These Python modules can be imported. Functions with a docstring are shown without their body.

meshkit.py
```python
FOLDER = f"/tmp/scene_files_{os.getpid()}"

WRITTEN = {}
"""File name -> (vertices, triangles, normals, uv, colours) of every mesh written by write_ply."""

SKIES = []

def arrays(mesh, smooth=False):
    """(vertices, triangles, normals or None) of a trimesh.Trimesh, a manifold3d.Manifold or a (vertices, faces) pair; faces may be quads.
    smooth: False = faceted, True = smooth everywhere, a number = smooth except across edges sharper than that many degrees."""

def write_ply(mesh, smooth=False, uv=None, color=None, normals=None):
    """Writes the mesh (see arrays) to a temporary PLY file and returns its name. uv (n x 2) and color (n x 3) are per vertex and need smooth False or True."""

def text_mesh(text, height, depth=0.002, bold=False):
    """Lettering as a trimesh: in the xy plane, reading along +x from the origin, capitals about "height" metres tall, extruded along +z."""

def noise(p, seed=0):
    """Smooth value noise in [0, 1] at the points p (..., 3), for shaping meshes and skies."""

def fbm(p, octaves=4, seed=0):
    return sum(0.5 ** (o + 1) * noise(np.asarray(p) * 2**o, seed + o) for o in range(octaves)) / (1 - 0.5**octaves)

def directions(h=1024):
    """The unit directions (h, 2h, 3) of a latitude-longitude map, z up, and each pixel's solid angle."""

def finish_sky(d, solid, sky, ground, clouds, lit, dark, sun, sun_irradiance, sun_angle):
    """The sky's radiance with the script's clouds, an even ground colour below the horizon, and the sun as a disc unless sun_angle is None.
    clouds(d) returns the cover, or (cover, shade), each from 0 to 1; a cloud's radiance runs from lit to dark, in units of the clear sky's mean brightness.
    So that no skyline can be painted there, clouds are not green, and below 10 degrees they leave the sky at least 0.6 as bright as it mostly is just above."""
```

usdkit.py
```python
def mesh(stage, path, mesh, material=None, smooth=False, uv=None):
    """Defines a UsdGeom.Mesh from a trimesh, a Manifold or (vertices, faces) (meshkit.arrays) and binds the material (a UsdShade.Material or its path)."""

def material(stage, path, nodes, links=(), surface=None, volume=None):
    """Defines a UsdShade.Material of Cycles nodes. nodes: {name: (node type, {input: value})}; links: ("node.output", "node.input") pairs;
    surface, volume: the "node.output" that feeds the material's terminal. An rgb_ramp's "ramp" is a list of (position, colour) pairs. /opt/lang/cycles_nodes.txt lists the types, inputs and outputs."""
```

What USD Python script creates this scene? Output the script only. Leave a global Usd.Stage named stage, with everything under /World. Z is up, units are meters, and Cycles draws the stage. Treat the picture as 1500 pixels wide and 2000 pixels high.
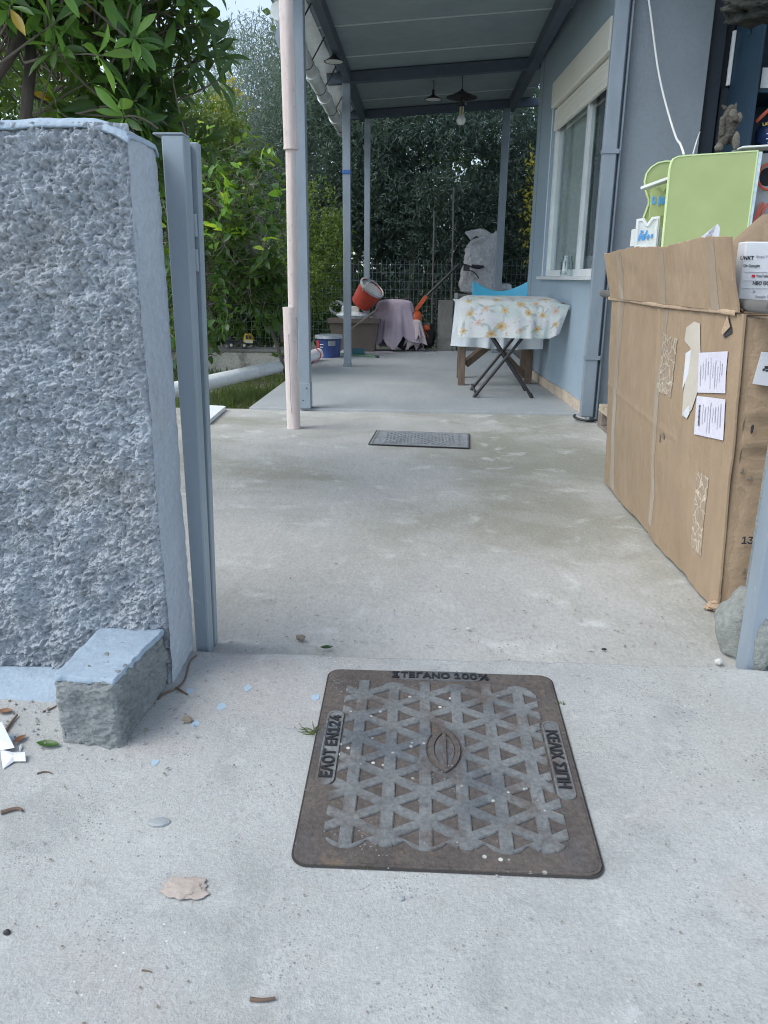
import math, random
import numpy as np, trimesh, usdkit, meshkit
from pxr import Usd, UsdGeom, UsdLux, UsdShade, Gf, Sdf, Vt
from shapely.geometry import Polygon, Point, LineString, box as sbox
from shapely.ops import unary_union
from shapely import affinity
from scipy.spatial import cKDTree

random.seed(7)
RNG = np.random.default_rng(7)
stage = Usd.Stage.CreateInMemory()
UsdGeom.SetStageUpAxis(stage, 'Z'); UsdGeom.SetStageMetersPerUnit(stage, 1.0)
world = UsdGeom.Xform.Define(stage, '/World'); stage.SetDefaultPrim(world.GetPrim())
UsdGeom.Scope.Define(stage, '/World/Looks')

# ------------------------------------------------------------------ camera, sky, sun, exposure
EXPOSURE = 0.94
SKY = 0.12
SUN_I, SUN_ANGLE = 0.24, 40.0
SUN_EL, SUN_AZ = math.radians(52), math.radians(-112)       # azimuth from +y (into the picture) towards +x
F, CX, CY = 1501.0, 750.0, 1000.0
EYE = np.array([0, 0, 0.95])
_vy = np.array([80.0, 460.0, -F]); _vy /= np.linalg.norm(_vy)
_vz = -np.array([-50.0, -4890.0, -F]); _vz -= _vy * (_vz @ _vy); _vz /= np.linalg.norm(_vz)
ROT = np.stack([np.cross(_vy, _vz), _vy, _vz])             # world = ROT @ camera
cam = UsdGeom.Camera.Define(stage, '/World/camera')
m4 = Gf.Matrix4d(1.0)
for i in range(3):
    m4.SetRow(i, Gf.Vec4d(*map(float, ROT[:, i]), 0))
m4.SetRow(3, Gf.Vec4d(*map(float, EYE), 1))
cam.AddTransformOp().Set(m4)
cam.CreateHorizontalApertureAttr(36.0); cam.CreateVerticalApertureAttr(48.0)
cam.CreateFocalLengthAttr(36.0 * F / 1500.0)
cam.CreateClippingRangeAttr(Gf.Vec2f(0.05, 2000)); cam.CreateExposureAttr(EXPOSURE)
dome = UsdLux.DomeLight.Define(stage, '/World/sky')
dome.GetPrim().SetCustomDataByKey('kind', 'structure')
skym = usdkit.material(stage, '/World/Looks/sky_air', {
    'tc': ('texture_coordinate', {}), 'cn': ('noise_texture', {'scale': 2.2, 'detail': 6.0, 'roughness': 0.6}),
    'cr': ('rgb_ramp', {'ramp': [(0.3, (.22, .22, .22)), (0.7, (.60, .60, .60))]}),
    's': ('sky_texture', {'sky_type': 'single_scattering', 'sun_disc': False, 'sun_elevation': SUN_EL, 'sun_rotation': SUN_AZ, 'dust_density': 1.0} if False else
          {'sky_type': 'single_scattering', 'sun_disc': False, 'sun_elevation': SUN_EL, 'sun_rotation': SUN_AZ, 'aerosol_density': 1.6}),
    'bw': ('rgb_to_bw', {}), 'mx': ('mix_color', {}), 'cl': ('mix_color', {'blend_type': 'multiply', 'fac': 1.0, 'b': (1.9, 2.0, 2.2), 'use_clamp': False}), 'wb': ('mix_color', {'blend_type': 'multiply', 'fac': 1.0, 'b': (.962, 1.02, 1.02), 'use_clamp': False}), 'bg': ('background_shader', {'strength': SKY})},
    [('tc.generated', 'cn.vector'), ('cn.fac', 'cr.fac'), ('cr.color', 'mx.fac'), ('s.color', 'bw.color'), ('s.color', 'mx.a'), ('bw.val', 'cl.a'), ('cl.result', 'mx.b'),
     ('mx.result', 'wb.a'), ('wb.result', 'bg.color')], surface='bg.background')
UsdShade.MaterialBindingAPI.Apply(dome.GetPrim()).Bind(skym)
sun = UsdLux.DistantLight.Define(stage, '/World/sun')
sun.CreateNormalizeAttr(True); sun.CreateIntensityAttr(SUN_I); sun.CreateAngleAttr(SUN_ANGLE); sun.CreateColorAttr(Gf.Vec3f(1.0, .95, .86))
_s = np.array([math.sin(SUN_AZ) * math.cos(SUN_EL), math.cos(SUN_AZ) * math.cos(SUN_EL), math.sin(SUN_EL)])
_a = np.cross([0, 0, 1.0], _s); _a /= np.linalg.norm(_a); _b = np.cross(_s, _a)
ms = Gf.Matrix4d(1.0)
for i, v in enumerate((_a, _b, _s)):
    ms.SetRow(i, Gf.Vec4d(*map(float, v), 0))
sun.AddTransformOp().Set(ms)


# ------------------------------------------------------------------ measuring helpers (photograph 1500 x 2000 -> real planes)
def ray(px, py): return ROT @ np.array([px - CX, -(py - CY), -F])
def onz(px, py, z=0.0): d = ray(px, py); return EYE + d * ((z - EYE[2]) / d[2])
def ony(px, py, y): d = ray(px, py); return EYE + d * (y / d[1])
def onx(px, py, x): d = ray(px, py); return EYE + d * (x / d[0])
def onplane(px, py, p0, n):
    d = ray(px, py); return EYE + d * ((np.asarray(p0) - EYE) @ np.asarray(n) / (d @ np.asarray(n)))
def project(p):
    c = (np.asarray(p) - EYE) @ ROT
    return np.stack([CX + F * c[..., 0] / -c[..., 2], CY - F * c[..., 1] / -c[..., 2]], -1), -c[..., 2]


# ------------------------------------------------------------------ scene helpers
USED, BASE = {}, {}
def numbered(parent, name):
    k = USED.setdefault(parent, {}); n = k.get(name, 0); k[name] = n + 1
    return f'{parent}/{name}' + (f'_{n:03d}' if n else '')
def tag(prim, label=None, cat=None, group=None, kind=None):
    for k, v in (('label', label), ('category', cat), ('group', group), ('kind', kind)):
        if v: prim.SetCustomDataByKey(k, v)
    return prim
def thing(name, label, cat, loc=(0, 0, 0), group=None, kind=None):
    p = numbered('/World', name)
    x = UsdGeom.Xform.Define(stage, p); x.AddTranslateOp().Set(Gf.Vec3d(*map(float, loc)))
    BASE[p] = np.array(loc, float)
    tag(x.GetPrim(), label, cat, group, kind)
    return p
def obj(name, mesh, material, parent='/World', smooth=False, label=None, cat=None, group=None, kind=None, col=None):
    """one Mesh prim; vertices are given in world metres"""
    p = numbered(parent, name)
    BASE[p] = b = BASE.get(parent, np.zeros(3))
    if isinstance(mesh, list): mesh = trimesh.util.concatenate([tm(x) for x in mesh])
    mesh = tm(mesh)
    mesh = trimesh.Trimesh(np.asarray(mesh.vertices) - b, mesh.faces, process=False)
    g = usdkit.mesh(stage, p, mesh, MAT[material], smooth=smooth)
    if col is not None:
        UsdGeom.PrimvarsAPI(g).CreatePrimvar('col', Sdf.ValueTypeNames.Color3fArray, 'vertex').Set(Vt.Vec3fArray.FromNumpy(np.asarray(col, np.float32)))
    tag(g.GetPrim(), label, cat, group, kind)
    return p
def tm(m):
    if isinstance(m, trimesh.Trimesh): return m
    v, f, _ = meshkit.arrays(m); return trimesh.Trimesh(v, f, process=False)
def bx(x0, x1, y0, y1, z0, z1, bev=0.0):
    if bev:
        import manifold3d as m3
        e = [(x1 - x0) / 2, (y1 - y0) / 2, (z1 - z0) / 2]; b = min(bev, min(e) * .9)
        pts = []
        for sx in (-1, 1):
            for sy in (-1, 1):
                for sz in (-1, 1):
                    for k in range(3):
                        q = [e[0], e[1], e[2]]
                        for j in range(3):
                            if j != k: q[j] -= b
                        pts.append((sx * q[0], sy * q[1], sz * q[2]))
        m = trimesh.convex.convex_hull(np.array(pts))
        m.apply_translation([(x0 + x1) / 2, (y0 + y1) / 2, (z0 + z1) / 2]); return m
    m = trimesh.creation.box([x1 - x0, y1 - y0, z1 - z0]); m.apply_translation([(x0 + x1) / 2, (y0 + y1) / 2, (z0 + z1) / 2]); return m
def frame_of(d):
    d = np.asarray(d, float); d = d / np.linalg.norm(d)
    a = np.cross(d, [0, 0, 1.0]) if abs(d[2]) < .95 else np.cross(d, [1.0, 0, 0])
    a /= np.linalg.norm(a); return d, a, np.cross(d, a)
def bar(p, q, w, h=None, up=(0, 0, 1), bev=0.002):
    """square bar from p to q: w across, h along up"""
    p, q = np.asarray(p, float), np.asarray(q, float); h = h or w
    d = q - p; L = np.linalg.norm(d); d /= L
    a = np.cross(d, up); a = a / np.linalg.norm(a) if np.linalg.norm(a) > 1e-6 else frame_of(d)[1]
    u = np.cross(a, d)
    m = bx(-w / 2, w / 2, 0, L, -h / 2, h / 2, bev)
    M = np.eye(4); M[:3, 0], M[:3, 1], M[:3, 2], M[:3, 3] = a, d, u, p
    m.apply_transform(M); return m
def tube(pts, r, n=8, caps=True):
    P = np.asarray(pts, float); k = len(P); r = np.broadcast_to(np.asarray(r, float), (k,))
    T = np.gradient(P, axis=0); T /= np.linalg.norm(T, axis=1, keepdims=True) + 1e-12
    _, a, _ = frame_of(T[0]); V = []
    for i in range(k):
        a = a - T[i] * (a @ T[i]); a /= np.linalg.norm(a) + 1e-12; b = np.cross(T[i], a)
        th = np.linspace(0, 2 * np.pi, n, endpoint=False)
        V.append(P[i] + r[i] * (np.cos(th)[:, None] * a + np.sin(th)[:, None] * b))
    V = np.vstack(V); Fc = []
    for i in range(k - 1):
        for j in range(n):
            q = [i * n + j, i * n + (j + 1) % n, (i + 1) * n + (j + 1) % n, (i + 1) * n + j]
            Fc += [[q[0], q[1], q[2]], [q[0], q[2], q[3]]]
    if caps:
        V = np.vstack([V, P[0], P[-1]]); c0, c1 = k * n, k * n + 1
        for j in range(n):
            Fc += [[c0, (j + 1) % n, j], [c1, (k - 1) * n + j, (k - 1) * n + (j + 1) % n]]
    return trimesh.Trimesh(V, Fc, process=False)
def spline(pts, n=24):
    from scipy.interpolate import CubicSpline
    P = np.asarray(pts, float); t = np.r_[0, np.cumsum(np.linalg.norm(np.diff(P, axis=0), axis=1))]
    return CubicSpline(t, P)(np.linspace(0, t[-1], n))
def lathe(prof, n=32, at=(0, 0, 0), axis=None):
    m = trimesh.creation.revolve(np.asarray(prof, float), sections=n)
    M = np.eye(4)
    if axis is not None:
        d, a, b = frame_of(axis); M[:3, 0], M[:3, 1], M[:3, 2] = a, b, d
    M[:3, 3] = at; m.apply_transform(M); return m
def grid(fn, us, vs):
    """surface fn(U, V) -> (..., 3); returns a trimesh"""
    U, V = np.meshgrid(us, vs, indexing='ij'); P = fn(U, V).reshape(-1, 3)
    n, k = len(us), len(vs); i, j = np.meshgrid(np.arange(n - 1), np.arange(k - 1), indexing='ij'); i, j = i.ravel(), j.ravel()
    a, b, c, d = i * k + j, (i + 1) * k + j, (i + 1) * k + j + 1, i * k + j + 1
    return trimesh.Trimesh(P, np.vstack([np.c_[a, b, c], np.c_[a, c, d]]), process=False)
def solid_sheet(m, t, direction=None):
    """gives an open sheet the thickness t along -normal (or a direction)"""
    m = trimesh.Trimesh(m.vertices, m.faces, process=False)
    nrm = m.vertex_normals if direction is None else np.broadcast_to(direction, m.vertices.shape)
    v2 = m.vertices - nrm * t; n = len(m.vertices)
    e = np.sort(m.edges, axis=1); uniq, idx, cnt = np.unique(e, axis=0, return_index=True, return_counts=True)
    be = m.edges[idx[cnt == 1]]
    side = np.vstack([np.c_[be[:, 1], be[:, 0], be[:, 0] + n], np.c_[be[:, 1], be[:, 0] + n, be[:, 1] + n]])
    return trimesh.Trimesh(np.vstack([m.vertices, v2]), np.vstack([m.faces, m.faces[:, ::-1] + n, side]), process=False)
def extrude(poly, h, M=None):
    out = [trimesh.creation.extrude_polygon(g, h, engine='earcut') for g in getattr(poly, 'geoms', [poly]) if g.area > 1e-8]
    m = trimesh.util.concatenate(out)
    if M is not None: m.apply_transform(M)
    return m
def frame4(o, u, v, w=None):
    u, v = np.asarray(u, float), np.asarray(v, float); w = np.cross(u, v) if w is None else w
    M = np.eye(4); M[:3, 0], M[:3, 1], M[:3, 2], M[:3, 3] = u, v, w, o; return M
def lump(c, r, seed, amp=.25, sub=3, freq=1.5):
    m = trimesh.creation.icosphere(sub, 1.0); v = np.array(m.vertices)
    d = 1 + amp * (meshkit.fbm(v * freq + 10 + seed * 3.7, 4, seed) - .5) * 2
    m.vertices = v * d[:, None] * np.asarray(r) + np.asarray(c); return m


# ------------------------------------------------------------------ materials
MAT = {}
def mat(name, colors, scale=6, detail=6, rough=.6, bump=None, metallic=0.0, fine=None, spots=None, stretch=None, extra=None, spec=.5, coat=0.0, tint=None):
    """colors: one colour or a ramp over a noise; fine: (scale, dark, light) multiplies; spots: list of (scale, threshold, colour, softness, density scale, density threshold);
    tint: list of (scale, lo, hi, colour, amount) broad stains; bump: list of (scale, distance, detail)"""
    N, L = {'g': ('geometry', {}), 'p': ('principled_bsdf', {'roughness': rough, 'metallic': metallic, 'specular_ior_level': spec, 'coat_weight': coat})}, []
    vec = 'g.position'
    if stretch:
        N['mp'] = ('mapping', {'scale': stretch}); L.append(('g.position', 'mp.vector')); vec = 'mp.vector'
    if isinstance(colors[0], (int, float)):
        colors = [(0.3, tuple(c * .93 for c in colors)), (0.7, tuple(c * 1.07 for c in colors))]
    N['n'] = ('noise_texture', {'scale': scale, 'detail': detail, 'roughness': .6}); N['r'] = ('rgb_ramp', {'ramp': colors})
    L += [(vec, 'n.vector'), ('n.fac', 'r.fac')]; cur = 'r.color'
    for k, (sc, lo, hi, c, amt) in enumerate(tint or []):
        N[f'tn{k}'] = ('noise_texture', {'scale': sc, 'detail': 5.0, 'roughness': .6, 'distortion': .4}); N[f'tm{k}'] = ('map_range', {'from_min': lo, 'from_max': hi, 'to_min': 0.0, 'to_max': amt, 'clamp': True, 'range_type': 'smoothstep'})
        N[f'to{k}'] = ('mapping', {'location': (3.7 * k + 1.3, 5.1 * k, 2.2 * k)}); L += [('g.position', f'to{k}.vector'), (f'to{k}.vector', f'tn{k}.vector')]
        N[f'tx{k}'] = ('mix_color', {'b': c}); L += [(f'tn{k}.fac', f'tm{k}.value'), (f'tm{k}.result', f'tx{k}.fac'), (cur, f'tx{k}.a')]; cur = f'tx{k}.result'
    if fine:
        N['fn'] = ('noise_texture', {'scale': fine[0], 'detail': 3.0}); N['fr'] = ('rgb_ramp', {'ramp': [(.3, (fine[1],) * 3), (.7, (fine[2],) * 3)]})
        N['fx'] = ('mix_color', {'blend_type': 'multiply', 'fac': 1.0, 'use_clamp': False}); L += [(vec, 'fn.vector'), ('fn.fac', 'fr.fac'), (cur, 'fx.a'), ('fr.color', 'fx.b')]; cur = 'fx.result'
    for k, (sc, th, c, soft, dsc, dth) in enumerate(spots or []):
        N[f'v{k}'] = ('voronoi_texture', {'scale': sc}); N[f'd{k}'] = ('noise_texture', {'scale': dsc, 'detail': 3.0})
        N[f'vm{k}'] = ('map_range', {'from_min': th, 'from_max': th + soft, 'to_min': 1.0, 'to_max': 0.0, 'clamp': True}); N[f'dm{k}'] = ('map_range', {'from_min': dth, 'from_max': dth + .08, 'to_min': 0.0, 'to_max': 1.0, 'clamp': True})
        N[f'mm{k}'] = ('math', {'math_type': 'multiply'}); N[f'sx{k}'] = ('mix_color', {'b': c})
        L += [('g.position', f'v{k}.vector'), ('g.position', f'd{k}.vector'), (f'v{k}.distance', f'vm{k}.value'), (f'd{k}.fac', f'dm{k}.value'), (f'vm{k}.result', f'mm{k}.value1'), (f'dm{k}.result', f'mm{k}.value2'),
              (f'mm{k}.value', f'sx{k}.fac'), (cur, f'sx{k}.a')]; cur = f'sx{k}.result'
    L.append((cur, 'p.base_color'))
    prev = None
    for k, (sc, dist, det) in enumerate(bump or []):
        N[f'bn{k}'] = ('noise_texture', {'scale': sc, 'detail': float(det), 'roughness': .65}); N[f'b{k}'] = ('bump', {'distance': dist, 'strength': 1.0})
        L += [(vec, f'bn{k}.vector'), (f'bn{k}.fac', f'b{k}.height')]
        if prev: L.append((prev, f'b{k}.normal'))
        prev = f'b{k}.normal'
    if prev: L.append((prev, 'p.normal'))
    MAT[name] = usdkit.material(stage, f'/World/Looks/{name}', N, L, surface='p.BSDF'); return name
def mat_col(name, rough=.7, spec=.4, bump=None, fine=None, coat=0.0):
    """the colour comes from the mesh's own print (primvar col)"""
    N, L = {'a': ('attribute', {'attribute': 'col'}), 'p': ('principled_bsdf', {'roughness': rough, 'specular_ior_level': spec, 'coat_weight': coat}), 'g': ('geometry', {})}, []
    cur = 'a.color'
    if fine:
        N['fn'] = ('noise_texture', {'scale': fine[0], 'detail': 4.0}); N['fr'] = ('rgb_ramp', {'ramp': [(.3, (fine[1],) * 3), (.7, (fine[2],) * 3)]}); N['fx'] = ('mix_color', {'blend_type': 'multiply', 'fac': 1.0, 'use_clamp': False})
        L += [('g.position', 'fn.vector'), ('fn.fac', 'fr.fac'), (cur, 'fx.a'), ('fr.color', 'fx.b')]; cur = 'fx.result'
    L.append((cur, 'p.base_color'))
    if bump:
        N['bn'] = ('noise_texture', {'scale': bump[0], 'detail': 4.0}); N['b'] = ('bump', {'distance': bump[1], 'strength': 1.0}); L += [('g.position', 'bn.vector'), ('bn.fac', 'b.height'), ('b.normal', 'p.normal')]
    MAT[name] = usdkit.material(stage, f'/World/Looks/{name}', N, L, surface='p.BSDF')
def leaf_mat(name, ramp, rough=.42, trans=.3, tcol=(.16, .26, .03), island=True):
    N = {'g': ('geometry', {}), 'n': ('noise_texture', {'scale': 1.3, 'detail': 2.0}), 'ad': ('math', {'math_type': 'multiply_add', 'value2': .7}), 'r': ('rgb_ramp', {'ramp': ramp}),
         'p': ('principled_bsdf', {'roughness': rough, 'specular_ior_level': .45}), 't': ('translucent_bsdf', {'color': tcol}), 'm': ('mix_closure', {'fac': trans}), 'sb': ('math', {'math_type': 'multiply', 'value2': .3})}
    L = [('g.position', 'n.vector'), ('r.color', 'p.base_color'), ('p.BSDF', 'm.closure1'), ('t.BSDF', 'm.closure2'), ('n.fac', 'sb.value1')]
    if island: L += [('g.random_per_island', 'ad.value1'), ('sb.value', 'ad.value3'), ('ad.value', 'r.fac')]
    else: L += [('n.fac', 'r.fac')]
    MAT[name] = usdkit.material(stage, f'/World/Looks/{name}', N, L, surface='m.closure')
def glass_mat(name, tint=(.9, .95, .95), base=.05, rough=.02):
    MAT[name] = usdkit.material(stage, f'/World/Looks/{name}', {'f': ('layer_weight', {'blend': .5}), 'pw': ('math', {'math_type': 'power', 'value2': 4.0}), 'ma': ('math', {'math_type': 'multiply_add', 'value2': .6, 'value3': base}), 't': ('transparent_bsdf', {'color': tint}), 'g': ('glossy_bsdf', {'color': (1, 1, 1), 'roughness': rough}), 'm': ('mix_closure', {})},
                                [('f.facing', 'pw.value1'), ('pw.value', 'ma.value1'), ('ma.value', 'm.fac'), ('t.BSDF', 'm.closure1'), ('g.BSDF', 'm.closure2')], surface='m.closure')

PIT = (.16, .16, .155)
mat('drive_concrete', [(.25, (.315, .32, .312)), (.5, (.375, .38, .372)), (.75, (.43, .435, .425))], 2.2, 9, .85, bump=[(60, .0035, 6), (300, .0016, 2)], fine=(170, .87, 1.09),
    spots=[(130, .14, (.21, .21, .205), .14, 9, .53), (52, .085, (.17, .17, .16), .08, 2.3, .56), (70, .08, (.66, .66, .64), .06, 4, .56), (24, .06, (.12, .12, .115), .04, 1.7, .54)], tint=[(1.1, .48, .70, (.32, .30, .26), .6), (6, .50, .72, (.265, .275, .27), .6), (2.5, .52, .70, (.375, .345, .335), .6), (13, .57, .72, (.45, .455, .45), .55), (40, .60, .72, (.25, .25, .245), .5)], spec=.25)
mat('court_concrete', [(.25, (.345, .335, .315)), (.5, (.415, .405, .385)), (.75, (.48, .468, .447))], 1.6, 9, .85, bump=[(30, .004, 6), (220, .001, 3)], fine=(120, .88, 1.08),
    spots=[(40, .09, (.24, .23, .21), .07, 3, .55)], tint=[(.75, .43, .62, (.245, .24, .185), .75), (2.4, .5, .7, (.35, .345, .315), .6), (5.5, .56, .72, (.57, .57, .55), .55), (14, .6, .74, (.30, .295, .26), .4)], stretch=(1.0, .55, 1), spec=.25)
mat('patio_concrete', [(.25, (.27, .285, .295)), (.5, (.325, .342, .35)), (.75, (.38, .395, .40))], 1.5, 8, .55, bump=[(20, .003, 5)], fine=(60, .93, 1.05), tint=[(.8, .5, .72, (.42, .43, .42), .6), (2, .55, .75, (.25, .27, .28), .6)], stretch=(1, .5, 1), spec=.35)
mat('rough_render', [(.25, (.285, .305, .33)), (.5, (.35, .378, .415)), (.75, (.405, .44, .485))], 7, 7, .75, bump=[(240, .0022, 3)], fine=(110, .80, 1.10), tint=[(2.4, .5, .72, (.375, .365, .35), .55), (18, .60, .74, (.20, .20, .18), .45)], spec=.35)
mat('smooth_render', [(.25, (.33, .365, .41)), (.75, (.40, .44, .485))], 5, 7, .75, bump=[(55, .004, 5), (250, .001, 2)], fine=(90, .9, 1.06), tint=[(4, .58, .75, (.28, .29, .30), .6)], spec=.3)
mat('grey_mortar', [(.25, (.175, .188, .19)), (.75, (.265, .28, .28))], 7, 8, .9, bump=[(28, .010, 7), (120, .003, 3)], fine=(90, .85, 1.12), tint=[(6, .55, .75, (.20, .21, .17), .5)], spec=.2)
mat('paint_top', [(.3, (.265, .335, .41)), (.7, (.325, .40, .48))], 8, 6, .7, bump=[(60, .003, 4)], fine=(120, .9, 1.05))
mat('steel_paint', [(.3, (.185, .222, .255)), (.7, (.225, .265, .30))], 4, 6, .42, bump=[(30, .0012, 4)], fine=(12, .92, 1.06), tint=[(7, .60, .76, (.13, .145, .16), .55), (16, .64, .74, (.33, .37, .40), .5)], stretch=(1, 1, .4))
mat('steel_light', [(.3, (.19, .225, .262)), (.7, (.222, .258, .298))], 3, 5, .42, bump=[(25, .001, 4)], fine=(14, .92, 1.06), tint=[(6, .62, .78, (.14, .165, .19), .5), (18, .66, .75, (.34, .39, .43), .45)], stretch=(1, 1, .35))
mat('beam_paint', [(.3, (.075, .098, .13)), (.7, (.095, .12, .155))], 3, 5, .5, fine=(10, .92, 1.06))
mat('pink_pipe', [(.3, (.58, .485, .455)), (.7, (.65, .55, .52))], 4, 6, .5, bump=[(40, .001, 4)], fine=(30, .93, 1.04), spots=[(28, .07, (.22, .17, .15), .05, 3.0, .60)], tint=[(9, .60, .76, (.42, .36, .33), .6), (30, .62, .72, (.30, .25, .22), .5)], stretch=(1, 1, .35))
mat('house_wall', [(.3, (.27, .345, .405)), (.7, (.31, .385, .45))], 2, 6, .7, bump=[(70, .0015, 5)], fine=(40, .95, 1.04), tint=[(1.4, .55, .75, (.27, .32, .38), .5)])
mat('garage_wall', [(.3, (.175, .205, .235)), (.7, (.205, .238, .268))], 1.6, 6, .7, bump=[(60, .002, 5)], fine=(40, .95, 1.04))
mat('dark_navy', (.014, .021, .032), 4, 4, .6)
mat('dark_fill', (.010, .011, .014), 3, 3, .9)  # near-black standing in for the dark in the doorway and panel hole
mat('plinth_stone', [(.25, (.40, .31, .235)), (.5, (.52, .42, .32)), (.75, (.58, .50, .41))], 9, 8, .6, bump=[(40, .003, 5)], fine=(40, .85, 1.1), tint=[(12, .52, .7, (.40, .26, .18), .5)])
mat('ceiling_panel', [(.3, (.235, .285, .305)), (.7, (.275, .325, .345))], 2, 5, .6, fine=(8, .95, 1.04))
mat('pvc_white', (.74, .76, .77), 5, 5, .35, fine=(20, .92, 1.04), tint=[(5, .6, .75, (.50, .50, .46), .5)])
mat('pvc_gutter', (.62, .64, .64), 5, 5, .4, fine=(20, .9, 1.05))
mat('alu_white', (.74, .75, .74), 5, 4, .35)
mat('shutter_cream', [(.3, (.72, .69, .60)), (.7, (.77, .74, .66))], 3, 5, .45)
mat('curtain', [(.3, (.70, .73, .72)), (.7, (.78, .80, .79))], 8, 5, .9, stretch=(1, 1, .1))
mat('curtain_grey', [(.3, (.24, .26, .28)), (.7, (.30, .32, .34))], 8, 5, .9, stretch=(1, 1, .1))
mat('sill_marble', (.62, .63, .63), 6, 6, .3)
mat('black_iron', (.012, .012, .014), 8, 4, .45)
mat('black_plastic', (.018, .018, .02), 8, 4, .4)
mat('lamp_white', (.72, .71, .66), 4, 3, .4)
mat('brass_dull', (.30, .26, .16), 8, 4, .35, metallic=.7)
mat('blue_tape', (.03, .09, .26), 8, 4, .45)
mat('cardboard', [(.25, (.298, .212, .138)), (.5, (.322, .232, .153)), (.75, (.345, .25, .167))], 2.0, 6, .8, bump=[(12, .005, 4)], fine=(11, .95, 1.05), stretch=(1, 3, 1.2), tint=[(2.2, .52, .72, (.275, .192, .128), .6), (26, .60, .75, (.40, .305, .22), .35), (5, .58, .74, (.37, .285, .21), .5)], spec=.3)
mat('cardboard_edge', [(.3, (.36, .25, .16)), (.7, (.50, .37, .26))], 60, 5, .85, bump=[(120, .003, 4)])
MAT['packing_tape'] = usdkit.material(stage, '/World/Looks/packing_tape', {
    'g': ('geometry', {}), 'n': ('noise_texture', {'scale': 14.0, 'detail': 3.0}), 'mx': ('mix_color', {'blend_type': 'linear_light', 'fac': .05}), 'v': ('voronoi_texture', {'scale': 26.0, 'feature': 'distance_to_edge'}), 'v2': ('voronoi_texture', {'scale': 70.0, 'feature': 'distance_to_edge'}),
    'r': ('rgb_ramp', {'ramp': [(0, (.60, .52, .42)), (.03, (.40, .31, .22)), (.09, (.265, .195, .132)), (1, (.30, .225, .158))]}), 'r2': ('rgb_ramp', {'ramp': [(0, (1.35, 1.35, 1.35)), (.05, (1.02, 1.02, 1.02)), (1, (.96, .96, .96))]}), 'm': ('mix_color', {'blend_type': 'multiply', 'fac': 1.0, 'use_clamp': False}),
    'b': ('bump', {'distance': .004}), 'p': ('principled_bsdf', {'roughness': .18, 'coat_weight': .5})},
    [('g.position', 'n.vector'), ('g.position', 'mx.a'), ('n.color', 'mx.b'), ('mx.result', 'v.vector'), ('mx.result', 'v2.vector'), ('v.distance', 'r.fac'), ('v2.distance', 'r2.fac'), ('r.color', 'm.a'), ('r2.color', 'm.b'), ('m.result', 'p.base_color'), ('v.distance', 'b.height'), ('b.normal', 'p.normal')], surface='p.BSDF')
mat('clear_tape', [(.3, (.29, .222, .158)), (.7, (.33, .258, .19))], 12, 5, .25, bump=[(16, .0015, 4)], coat=.3)
mat('torn_paper', [(.3, (.47, .42, .35)), (.7, (.52, .47, .40))], 10, 5, .85)
mat('paper_white', [(.3, (.58, .59, .62)), (.7, (.65, .66, .69))], 7, 5, .6, bump=[(14, .002, 3)])
mat('paper_lilac', [(.3, (.62, .59, .68)), (.7, (.70, .67, .75))], 9, 5, .35, bump=[(25, .003, 4)], coat=.3)
mat('ink_black', (.03, .03, .035), 8, 3, .6)
mat('ink_grey', (.38, .37, .43), 8, 3, .6)
mat('ink_pale', (.50, .49, .56), 8, 3, .6)
mat('ink_red', (.50, .03, .05), 8, 3, .5)
mat('foam_grey', [(.3, (.105, .10, .092)), (.7, (.13, .125, .115))], 8, 5, .75)
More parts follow.
